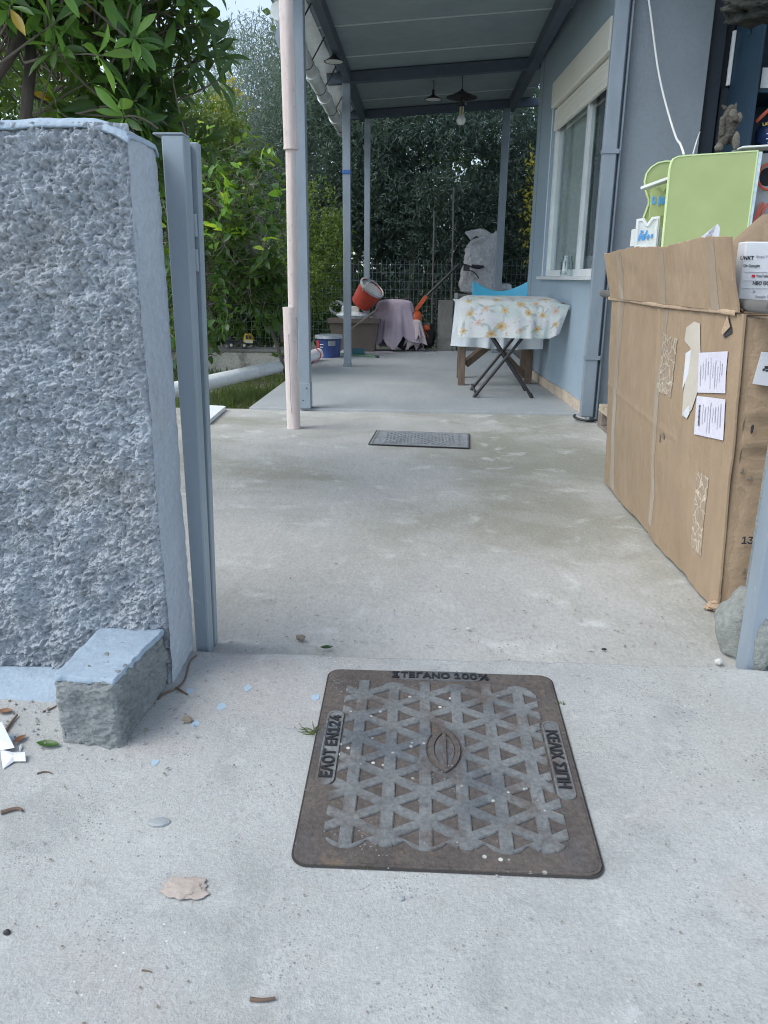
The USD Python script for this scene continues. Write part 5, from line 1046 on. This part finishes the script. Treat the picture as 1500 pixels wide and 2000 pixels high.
# ------------------------------------------------------------------ small things on the ground
def pebble(px, py, r, seed, mt, label, cat='pebble', plane='ramp', name='pebble'):
    c = ramp(px, py) if plane == 'ramp' else onz(px, py, .004)
    obj(name, lump(c + [0, 0, r[2] * .55], r, seed, .3 if 'flake' not in name else .75, 4, 1.6), mt, smooth=True, label=label, cat=cat)
pebble(366, 1408, (.011, .009, .008), 1, 'stone_brown', 'brownish pebble beside a blue paint drip near the mortar block')
pebble(587, 1248, (.013, .010, .008), 2, 'stone_brown', 'tan pebble on the yard just behind the slab edge', plane='z')
pebble(364, 1735, (.036, .023, .005), 3, 'stone_pink', 'flat pinkish stone flake on the slab left of the cover', 'stone', name='stone_flake')
pebble(311, 1606, (.020, .012, .003), 4, 'stone_blue', 'flat blue grey stone chip set in the slab', 'stone', name='stone_chip')
pebble(14, 1823, (.005, .005, .004), 5, 'pebble_dark', 'small black pebble near the left edge of the slab')
pebble(783, 1756, (.006, .005, .003), 6, 'stone_blue', 'small grey chip on the slab below the big cover', 'stone', name='stone_chip')
pebble(1403, 1296, (.010, .008, .009), 7, 'foam_white', 'small white lump on the yard by the cement lump', 'stone', 'z', 'white_lump')
pebble(915, 1228, (.008, .005, .003), 8, 'foam_white', 'tiny white chip on the yard beyond the big cover', 'stone', 'z', 'stone_chip')
pebble(1228, 1288, (.006, .003, .003), 9, 'pebble_dark', 'tiny dark chip on the yard at right of the big cover', 'stone', 'z', 'stone_chip') if False else None
pebble(1180, 1269, (.007, .003, .003), 10, 'pebble_dark', 'tiny dark splinter on the yard beyond the slab edge', 'stone', 'z', 'stone_chip')
def twig(pts, r, label, plane=ramp, name='twig', mt='twig'):
    P_ = [plane(*q) + np.array([0, 0, r * 1.1]) for q in pts]; obj(name, tube(spline(P_, 14), np.linspace(r, r * .6, 14), 6), mt, smooth=True, label=label, cat='twig')
twig([(309, 1366), (330, 1352), (345, 1345), (366, 1310), (384, 1281)], .0028, 'long thin bent twig lying between the mortar block and the gate post')
twig([(345, 1345), (356, 1352), (367, 1358)], .0032, 'short reddish twig stub crossing the bent twig')
twig([(489, 1955), (515, 1957), (538, 1953)], .0034, 'thick short twig near the bottom edge of the slab')
twig([(277, 1897), (288, 1898), (297, 1901)], .0013, 'tiny curved dark twig on the lower left slab')
twig([(2, 1590), (18, 1585), (30, 1582), (44, 1586)], .004, 'dark knobbly twig at the left edge of the slab')
twig([(72, 1512), (86, 1508), (102, 1512)], .0018, 'forked little twig below the green leaf')
twig([(8, 1436), (22, 1416), (34, 1400)], .004, 'dark brown stick among the litter under the pier')
twig([(84, 1392), (100, 1386), (112, 1379)], .0022, 'thin dark twig under the painted skirt')
def flatleaf(px, py, L, W, ang, mt, label, plane=ramp, cup=.006, name='fallen_leaf'):
    c = plane(px, py); ca, sa = math.cos(ang), math.sin(ang)
    def fn(U, V):
        w = W * np.sin(np.clip(U, .02, .98) * np.pi) ** .8 * (V - .5); a = (U - .5) * L
        return np.stack([c[0] + ca * a - sa * w, c[1] + sa * a + ca * w, c[2] + .003 + cup * (2 * V - 1) ** 2 * np.sin(U * np.pi) + cup * .8 * (2 * U - 1) ** 2], -1)
    obj(name, solid_sheet(grid(fn, np.linspace(0, 1, 14), np.linspace(0, 1, 7)), .0006), mt, smooth=True, label=label, cat='leaf')
flatleaf(94, 1457, .050, .022, -.1, 'near_leaf_0', 'dark green fallen leaf by the front foot of the mortar block')
flatleaf(638, 1268, .034, .013, .2, 'near_leaf_4', 'small dark green leaf on the yard beyond the big cover', lambda a, b: onz(a, b, .004))
flatleaf(10, 1394, .034, .017, .2, 'dry_leaf', 'rust brown leaf scrap at the left edge under the painted skirt')
flatleaf(40, 1448, .030, .014, 1.2, 'dry_leaf', 'curled brown leaf between the paper scraps and the green leaf')
def paper(pts, hs, label):
    P_ = np.array([ramp(*q) + [0, 0, h] for q, h in zip(pts, hs)]); c = P_.mean(0); V_ = np.vstack([P_, c + [0, 0, .004]]); k = len(P_)
    m = trimesh.Trimesh(V_, [[i, (i + 1) % k, k] for i in range(k)], process=False)
    if m.face_normals[:, 2].mean() < 0: m.invert()
    obj('paper_scrap', solid_sheet(m.subdivide(), .0006), 'paper_white', label=label, cat='paper')
paper([(-30, 1445), (8, 1438), (30, 1470), (-30, 1476)], [.03, .034, .012, .006], 'torn white paper scrap leaning up at the left edge of the slab')
paper([(1, 1470), (28, 1476), (50, 1478), (51, 1491), (28, 1490), (6, 1504)], [.008, .008, .012, .006, .004, .003], 'flat torn white paper scrap in front of the leaning one')
paper([(38, 1462), (42, 1456), (44, 1463), (39, 1471)], [.004, .006, .004, .003], 'sliver of white paper beside the brown leaf')
for k, (px_, py_, w, lab) in enumerate(((371, 1349, .008, 'smallest blue paint drip beside the twig stub'), (483, 1343, .009, 'blue paint drip farthest right of the mortar block before the cover'), (432, 1379, .010, 'largest blue paint drip, forked, right of the pebble'), (382, 1413, .009, 'blue paint drip touching the brown pebble'), (617, 1361, .009, 'blue paint drip right beside the big cover'), (303, 1489, .007, 'lone blue paint drip in front of the mortar block'), (22, 1442, .008, 'blue paint drip behind the leaning paper scrap'))):
    c = ramp(px_, py_); th = np.linspace(0, 2 * np.pi, 26, endpoint=False); rr = w * (1 + .5 * (meshkit.fbm(np.stack([np.cos(th) * 1.6, np.sin(th) * 1.6, 0 * th + k], -1), 3, k) - .5) * 2)
    pg = Polygon(np.c_[c[0] + rr * np.cos(th), c[1] + 1.25 * rr * np.sin(th)]); M = np.eye(4); M[2, 1] = RB; M[2, 3] = RA + drive(np.array([c[0]]), np.array([(c[1] + 6) / 7.745]))[0][2] - rz(c[1]) + .0004
    obj('paint_drip', extrude(pg, .0008, M), 'paint_spot', label=lab, cat='paint drip')
# loose grit
gr = []
g2 = np.random.default_rng(44)
for k in range(900):
    if k < 520: x, y = g2.uniform(-.75, .75), g2.uniform(.7, 1.72); z = rz(y)
    elif k < 700: x, y = g2.normal(-.72, .14), g2.normal(1.44, .07); z = rz(y)
    else: x, y = g2.uniform(-.5, .85), 1.80 + abs(g2.normal(0, .35)); z = .0
    r = g2.uniform(.0006, .0022) * (1.4 if 520 <= k < 700 else 1)
    m = trimesh.creation.icosahedron(); m.apply_scale([r * g2.uniform(.8, 1.8) * (2.6 if k >= 700 else 1), r, r * .6]); m.apply_transform(trimesh.transformations.rotation_matrix(g2.uniform(0, 6), [0, 0, 1])); m.apply_translation([x, y, z + .0035]); gr.append(m)
obj('grit', gr[::2], 'stone_brown', kind='stuff', label='loose brown grit scattered over the slab and yard', cat='grit')
obj('grit', gr[1::2], 'stone_blue', kind='stuff', label='loose grey grit scattered over the slab and yard', cat='grit')

# ------------------------------------------------------------------ leaves
def template(kind, n=6):
    t = np.linspace(0, 1, n)
    if kind == 'obovate': w = np.sin(np.clip(t, 0, 1) ** 1.35 * np.pi * .97 + .03) ** .9 * .5 + .02; cu, fo = -.18, .10
    elif kind == 'ovate': w = np.sin(np.clip(t, 0, 1) ** .85 * np.pi) ** .85 * .5 + .01; cu, fo = -.22, .14
    else: w = np.sin(t * np.pi) ** .7 * .5 + .02; cu, fo = -.1, .05
    w[-1] = .01
    V = []
    for a, b in zip(t, w): z = cu * a * a; V += [(-b, a, z + fo * b * 1.2), (0, a, z), (b, a, z + fo * b * 1.2)]
    Fc = []
    for i in range(n - 1):
        for j in (0, 1): a = 3 * i + j; Fc += [[a, a + 1, a + 4], [a, a + 4, a + 3]]
    return np.array(V, float), np.array(Fc)                # x: width 1, y: length 1, z up
def set_leaves(pos, dirs, normals, L, W, tpl):
    V, Fc = tpl; d = dirs / np.linalg.norm(dirs, axis=1, keepdims=True)
    s = np.cross(d, normals); s /= np.linalg.norm(s, axis=1, keepdims=True) + 1e-9; u = np.cross(s, d)
    P_ = pos[:, None] + V[None, :, :1] * W[:, None, None] * s[:, None] + V[None, :, 1:2] * L[:, None, None] * d[:, None] + V[None, :, 2:] * L[:, None, None] * u[:, None]
    return P_, Fc
def join(P_, Fc):
    n, k, _ = P_.shape; return trimesh.Trimesh(P_.reshape(-1, 3), (Fc[None] + (np.arange(n) * k)[:, None, None]).reshape(-1, 3), process=False)
def unit(v): return v / (np.linalg.norm(v, axis=-1, keepdims=True) + 1e-9)
def show_largest(P_, n):
    """indices of the n leaves that show largest: in the frame and nearest"""
    c = P_.mean(1); uv, dep = project(c); ok = (uv[:, 0] > -20) & (uv[:, 0] < 1520) & (uv[:, 1] > -20) & (uv[:, 1] < 2020) & (dep > 0)
    sc = np.where(ok, dep, 1e6 + dep); return np.argsort(sc)[:n]

# near broad-leaved tree behind the pier
g = np.random.default_rng(101)
T1 = thing('broadleaf_tree', 'broad leaved evergreen tree with leaf rosettes rising behind the left pier', 'tree', (-1.75, 3.3, -.1))
def crown_pts(n, c, r, g, thr=.46, fr=1.8, shell=.35, seed=0):
    out = []
    while len(out) < n:
        u = unit(g.normal(size=(n, 3))); rad = g.random((n, 1)) ** shell; p = np.asarray(c) + u * rad * np.asarray(r)
        k = meshkit.fbm(p * fr + seed * 9.1, 3, seed) > thr; out += list(p[k])
    return np.array(out[:n])
tips = np.vstack([crown_pts(430, (-1.75, 3.35, 2.15), (.98, .85, .95), g, .42, 2.0, .5, 2), crown_pts(150, (-1.25, 2.75, 1.75), (.50, .45, .50), g, .40, 2.4, .6, 3), crown_pts(40, (-1.05, 3.0, 1.45), (.30, .25, .22), g, .3, 2.0, .7, 4), crown_pts(290, (-1.06, 2.95, 2.05), (.50, .5, .80), g, .40, 2.0, .7, 8)])
edge_x = -.30 * tips[:, 1] + .22 + .0 * tips[:, 2]         # crown ends where the gate opening begins
tips = tips[(tips[:, 0] < edge_x - .02) & (tips[:, 2] > 1.22)]
_uv, _dp = project(tips); tips = tips[~((_dp < 2.95) & (_uv[:, 0] < 105) & (_uv[:, 1] > 20))]
ctr = np.array([-1.75, 3.4, 1.6])
stems, LP, LD, LN, LL = [], [], [], [], []
for p in tips:
    out = unit(p - ctr + np.array([0, -.15, .25]) + g.normal(size=3) * .45); a, b_ = frame_of(out)[1:]
    k = g.integers(6, 10); th0 = g.random() * 6
    for j in range(k):
        th = th0 + j * 2.4; sp = g.uniform(.55, 1.35); dirn = out * math.cos(sp) + (a * math.cos(th) + b_ * math.sin(th)) * math.sin(sp); dirn = dirn + np.array([0, 0, -.12])
        LP.append(p + out * (-.02 + .018 * j / k) + dirn * .008); LD.append(dirn); LN.append(out * 1.2 + g.normal(size=3) * .25 + [0, 0, .4]); LL.append(g.uniform(.075, .125))
    stems.append(tube(spline([p - out * .22 + g.normal(size=3) * .03 + [0, 0, -.03], p - out * .1, p + out * .006], 6), [.0042, .004, .0038, .0035, .003, .0025], 5))
LP, LD, LN, LL = map(np.array, (LP, LD, LN, LL))
tp1 = template('obovate', 6); P1, F1 = set_leaves(LP, LD, LN, LL, LL * g.uniform(.23, .30, len(LL)), tp1)
big_ = show_largest(P1, 300)
for k, i in enumerate(big_):
    c_ = g.choice(5, p=[.28, .28, .16, .08, .20]); obj('leaf', trimesh.Trimesh(P1[i], F1, process=False), 'yellow_leaf' if k % 97 == 5 else f'near_leaf_{c_}', T1, smooth=True)
rest = np.setdiff1d(np.arange(len(P1)), big_)
obj('foliage', join(P1[rest], F1), 'near_foliage', T1, smooth=True, kind='stuff')
obj('twigs', stems, 'bark_grey', T1, smooth=True, kind='stuff')
def W3(px, py, y): return ony(px, py, y)
obj('trunk', tube(spline([W3(48, 260, 2.75) - [0, 0, 1.6], W3(46, 260, 2.75), W3(54, 190, 2.75), W3(60, 100, 2.75), W3(52, -20, 2.8), W3(60, -160, 2.85)], 24), np.linspace(.029, .016, 24), 12), 'bark_dark', T1, smooth=True)
for bp, r in (([W3(58, 45, 2.75), W3(40, 75, 2.72), W3(8, 130, 2.7), W3(-60, 190, 2.7)], .020), ([W3(57, 120, 3.2), W3(90, 40, 3.3), W3(150, 20, 3.2), W3(240, 5, 3.1)], .012), ([W3(200, -10, 3.0), W3(250, 40, 3.0), W3(300, 75, 3.0), W3(345, 70, 2.95)], .006), ([W3(150, 25, 3.2), W3(200, 100, 3.1), W3(215, 170, 3.0)], .006), ([W3(50, 180, 3.2), W3(120, 215, 3.3), W3(200, 240, 3.3)], .006)):
    obj('branch', tube(spline(bp, 16), np.linspace(r, r * .55, 16), 8), 'bark_dark', T1, smooth=True)

# citrus tree in the garden
g = np.random.default_rng(202)
T2 = thing('citrus_tree', 'leafy light green citrus tree with slender crooked stems beside the patio', 'tree', (-1.5, 7.9, -.2))
cl = np.vstack([crown_pts(230, (-2.05, 7.6, 1.45), (.95, .75, .85), g, .44, 1.9, .45, 5), crown_pts(70, (-1.62, 7.6, .85), (.45, .5, .45), g, .42, 2.2, .5, 6), crown_pts(40, (-2.2, 7.3, .45), (.45, .4, .4), g, .4, 2.2, .5, 7)])
cl = cl[cl[:, 0] < -.168 * cl[:, 1] - .02]
LP, LD, LN, LL = [], [], [], []; ctr = np.array([-2.0, 7.8, 1.1]); tw = []
for p in cl:
    out = unit(p - ctr + np.array([0, -.2, .45]) + g.normal(size=3) * .5); a, b_ = frame_of(out)[1:]
    for j in range(g.integers(6, 11)):
        th = j * 2.4 + g.random(); sp = g.uniform(.5, 1.4); s_ = g.uniform(-.10, .05); dirn = out * math.cos(sp) + (a * math.cos(th) + b_ * math.sin(th)) * math.sin(sp) + np.array([0, 0, -.1])
        LP.append(p + out * s_ + g.normal(size=3) * .02); LD.append(dirn); LN.append(np.array([0, -.3, .9]) + g.normal(size=3) * .5); LL.append(g.uniform(.07, .13))
    tw.append(tube(spline([p - out * .3 + g.normal(size=3) * .04, p - out * .12, p + out * .05], 5), np.linspace(.005, .002, 5), 5))
LP, LD, LN, LL = map(np.array, (LP, LD, LN, LL)); tp2 = template('ovate', 6); P2, F2 = set_leaves(LP, LD, LN, LL, LL * g.uniform(.40, .52, len(LL)), tp2)
big_ = show_largest(P2, 300)
for i in big_: obj('leaf', trimesh.Trimesh(P2[i], F2, process=False), f'citrus_leaf_{g.choice(5, p=[.26, .24, .16, .24, .10])}', T2, smooth=True)
obj('foliage', join(np.delete(P2, big_, 0), F2), 'citrus_foliage', T2, smooth=True, kind='stuff')
obj('twigs', tw, 'bark_grey', T2, smooth=True, kind='stuff')
obj('trunk', tube(spline([onz(551, 702, -.12) , W3(540, 672, 7.9), W3(528, 640, 7.85), W3(517, 612, 7.8), W3(500, 540, 7.75), W3(470, 430, 7.7)], 20), np.linspace(.030, .014, 20), 10), 'bark_grey', T2, smooth=True)
obj('branch', tube(spline([W3(552, 668, 7.9), W3(545, 640, 7.9), W3(527, 612, 7.9), W3(515, 590, 7.95), W3(520, 500, 8.0)], 14), np.linspace(.024, .012, 14), 9), 'bark_grey', T2, smooth=True)
obj('branch', tube(spline([W3(500, 540, 7.75), W3(450, 480, 7.5), W3(420, 400, 7.4)], 10), np.linspace(.014, .006, 10), 8), 'bark_grey', T2, smooth=True)
# a seedling at the pipe
sd_ = []
c = onz(548, 712, .02)
LPs = np.repeat(c[None], 14, 0) + g.normal(size=(14, 3)) * .02; LDs = g.normal(size=(14, 3)) * [1, .6, .3] + [0, -.2, .7]
Ps, Fs = set_leaves(LPs + [0, 0, .08], LDs, np.tile([0, -.3, 1.0], (14, 1)), np.full(14, .11), np.full(14, .04), tp2)
obj('seedling', join(Ps, Fs), 'citrus_foliage', smooth=True, label='small green seedling growing beside the white pipe', cat='plant')

def bushy(name, label, c, r, n, L, asp, mt, seed, thr=.42, fr=1.6, trunk=None, droop=-.05, cat='tree', bark='bark_grey', shell=.4, spread=.9, kind='lance', sprig=9, base=-.3):
    g = np.random.default_rng(seed); T = thing(name, label, cat, (c[0], c[1], base))
    tips = crown_pts(n, c, r, g, thr, fr, shell, seed)
    m = sprig; out = unit(tips - np.asarray(c) + np.array([0, 0, .3 * r[2]]) + g.normal(size=tips.shape) * .6 * np.mean(r))
    t_ = g.random((n, m, 1)); sl = L * 4.5
    pos = tips[:, None] + out[:, None] * (t_ - .5) * sl + g.normal(size=(n, m, 3)) * L * .25
    d = out[:, None] * .7 + g.normal(size=(n, m, 3)) * spread + np.array([0, 0, droop]); nn = g.normal(size=(n, m, 3)) * .6 + [0, -.3, .7]
    LL = L * g.uniform(.7, 1.25, n * m)
    P_, F_ = set_leaves(pos.reshape(-1, 3), d.reshape(-1, 3), nn.reshape(-1, 3), LL, LL * asp, template(kind, 3))
    obj('crown', join(P_, F_), mt, T, smooth=False, kind='stuff')
    if trunk:
        for k, tpts in enumerate(trunk): obj('trunk' if k == 0 else 'branch', tube(spline(tpts, 14), np.linspace(.07 if k == 0 else .035, .03 if k == 0 else .012, 14), 9), bark, T, smooth=True)
    return T
bushy('flowering_shrub', 'yellow green shrub with fine leaves showing right of the nearest canopy post', (-1.28, 9.3, 1.25), (.42, .4, .75), 620, .045, .5, 'yellowgreen_foliage', 31, .36, 2.5, kind='ovate', cat='shrub', trunk=[[(-1.4, 9.3, -.3), (-1.38, 9.3, .4), (-1.3, 9.3, 1.1)]])
bushy('flowering_shrub', 'tall yellow green shrub behind the citrus tree under the gap of sky', (-2.9, 10.4, 2.15), (.85, .6, 1.0), 900, .07, .5, 'yellowgreen_foliage', 32, .42, 2.0, kind='ovate', cat='shrub', trunk=[[(-2.9, 10.5, -.3), (-2.88, 10.5, .8), (-2.9, 10.4, 1.9)]])
bushy('hedge_shrub', 'low dark leafy shrub behind the wire fence left of the citrus stems', (-2.6, 11.3, .55), (1.5, .4, .75), 1500, .07, .5, 'citrus_foliage', 33, .38, 1.8, kind='ovate', cat='shrub')
bushy('olive_tree', 'grey green olive tree behind the gutter pipe and the middle post', (-1.35, 12.4, 2.3), (1.25, .9, 2.2), 5200, .085, .20, 'olive_foliage', 34, .40, 1.4, trunk=[[(-1.3, 12.4, -.3), (-1.25, 12.4, .8), (-1.35, 12.4, 2.2)], [(-1.25, 12.4, .8), (-.9, 12.3, 1.5), (-.7, 12.2, 2.3)]])
bushy('olive_tree', 'darkest olive tree straight behind the tiller and the pink cloth', (.25, 12.2, 2.1), (1.6, .9, 2.3), 8500, .08, .20, 'dark_olive', 35, .34, 1.4, trunk=[[(-.25, 12.0, -.3), (-.22, 12.0, .8), (-.1, 12.1, 1.8)], [(-.22, 12.0, .7), (.3, 12.1, 1.3), (.6, 12.1, 2.0)]])
bushy('olive_tree', 'dark olive tree with gaps behind the white sack', (1.75, 12.5, 2.1), (1.15, .9, 2.2), 3600, .08, .20, 'dark_olive', 36, .50, 1.1, trunk=[[(1.6, 12.4, -.3), (1.55, 12.4, .9), (1.7, 12.4, 2.0)], [(1.3, 12.2, .9), (1.75, 12.2, 1.2), (2.1, 12.2, 1.7)]])
bushy('olive_tree', 'pale feathery olive tree in the distance under the gap of sky', (-3.9, 15.5, 2.95), (1.9, 1.0, 2.3), 3600, .10, .16, 'pale_olive', 37, .40, 1.2, droop=.5, trunk=[[(-4, 15.5, -.3), (-3.95, 15.5, 1.2), (-4, 15.5, 3)]])
bushy('olive_tree', 'pale olive tree standing left of the gutter behind the pink pipe', (-2.75, 13.6, 2.7), (1.05, .9, 2.1), 3000, .09, .18, 'pale_olive', 38, .42, 1.4, droop=.3, trunk=[[(-2.7, 13.6, -.3), (-2.7, 13.6, 1.0), (-2.75, 13.6, 2.5)]])
bushy('suntint_tree', 'tree with leaves coloured yellow for sunlight glimpsed between house and dark post', (2.45, 13.6, 1.9), (.9, .5, 1.7), 1700, .08, .5, 'suntint_foliage', 39, .40, 1.3, kind='ovate', trunk=[[(2.5, 13.6, -.3), (2.5, 13.6, 1.0), (2.45, 13.6, 2)]])  # looks sunlit through its yellow leaf colour alone
bushy('suntint_tree', 'tree with leaves coloured yellow for sunlight glimpsed left of the pink pipe', (-4.6, 17, 2.4), (1.5, .8, 1.6), 1200, .10, .5, 'suntint_foliage', 40, .46, 1.3, kind='ovate', trunk=[[(-4.6, 17, -.3), (-4.6, 17, 1.0), (-4.6, 17, 2.2)]])
bushy('garden_tree', 'broad mid green tree filling the background left of the near rosette tree', (-4.5, 9.6, 2.1), (1.75, .8, 2.2), 2600, .085, .45, 'citrus_foliage', 41, .40, 1.3, kind='ovate', trunk=[[(-4.5, 9.7, -.3), (-4.45, 9.7, 1.0), (-4.5, 9.6, 2.4)]])
bushy('suntint_tree', 'slender spray of leaves coloured yellow for sunlight between the dark right post and the house', (1.52, 11.5, 1.95), (.18, .2, .85), 70, .07, .5, 'suntint_foliage', 42, .44, 2.2, kind='ovate', sprig=6, trunk=[[(1.5, 11.5, -.3), (1.5, 11.5, 1.0), (1.5, 11.5, 1.9)]])
bushy('suntint_tree', 'small clump of leaves coloured yellow for sunlight high behind the citrus tree', (-2.72, 11.3, 3.1), (.30, .2, .30), 70, .065, .5, 'suntint_foliage', 43, .40, 2.2, kind='ovate', sprig=6, trunk=[[(-3.6, 11.6, -.3), (-3.5, 11.6, 1.5), (-2.75, 11.3, 3.05)]])
# far hedge: one mass
g = np.random.default_rng(77); n = 60000
pos = np.c_[g.uniform(-18, 14, n), g.uniform(18.2, 20.2, n), g.uniform(-.3, 8.2, n)]; lim = np.where(pos[:, 0] < -3.4, 3.4, 7.6) * (.75 + .35 * meshkit.noise(np.c_[pos[:, 0] * .8, 0 * pos[:, 0], 0 * pos[:, 0]])); pos = pos[pos[:, 2] < lim]; n = len(pos)
P_, F_ = set_leaves(pos, g.normal(size=(n, 3)) + [0, 0, .2], g.normal(size=(n, 3)) + [0, -.6, .6], np.full(n, .26), np.full(n, .15), template('ovate', 3))
obj('far_hedge', join(P_, F_), 'dark_hedge', kind='stuff', label='dark mass of hedge far behind the garden', cat='hedge')
# grass
n = 9000; gx, gy = g.uniform(-3.6, -1.29, n), g.uniform(5.64, 10.35, n); thin = meshkit.fbm(np.c_[gx * 1.6, gy * 1.6, 0 * gx], 3, 3) > .47; gx, gy = gx[thin], gy[thin]; n = len(gx)
gz = -.22 - .12 * np.clip((gy - 6) / 4, 0, 1)
P_, F_ = set_leaves(np.c_[gx, gy, gz], g.normal(size=(n, 3)) * [.5, .5, .15] + [0, 0, .9], g.normal(size=(n, 3)) * [1, 1, .1], g.uniform(.06, .17, n), g.uniform(.005, .012, n), template('lance', 4))
obj('grass', join(P_, F_), 'grass_blade', kind='stuff', label='rough grass growing between the patio and the garden wall', cat='grass')
def tuft(px, py, n, L, label):
    c = ramp(px, py); P_, F_ = set_leaves(np.tile(c, (n, 1)) + g.normal(size=(n, 3)) * [.006, .004, 0], g.normal(size=(n, 3)) * [.9, .7, .2] + [-.2, 0, .5], g.normal(size=(n, 3)) * [1, 1, .2], L * g.uniform(.6, 1.2, n), np.full(n, .0022), template('lance', 4))
    obj('grass_tuft', join(P_, F_), 'grass_blade', label=label, cat='grass tuft')
tuft(612, 1430, 26, .026, 'grass tuft growing at the left edge of the big iron cover'); tuft(716, 1692, 14, .016, 'tiny grass tuft at the near edge of the big iron cover'); tuft(1098, 1376, 10, .012, 'tiny weed at the far right edge of the big iron cover')
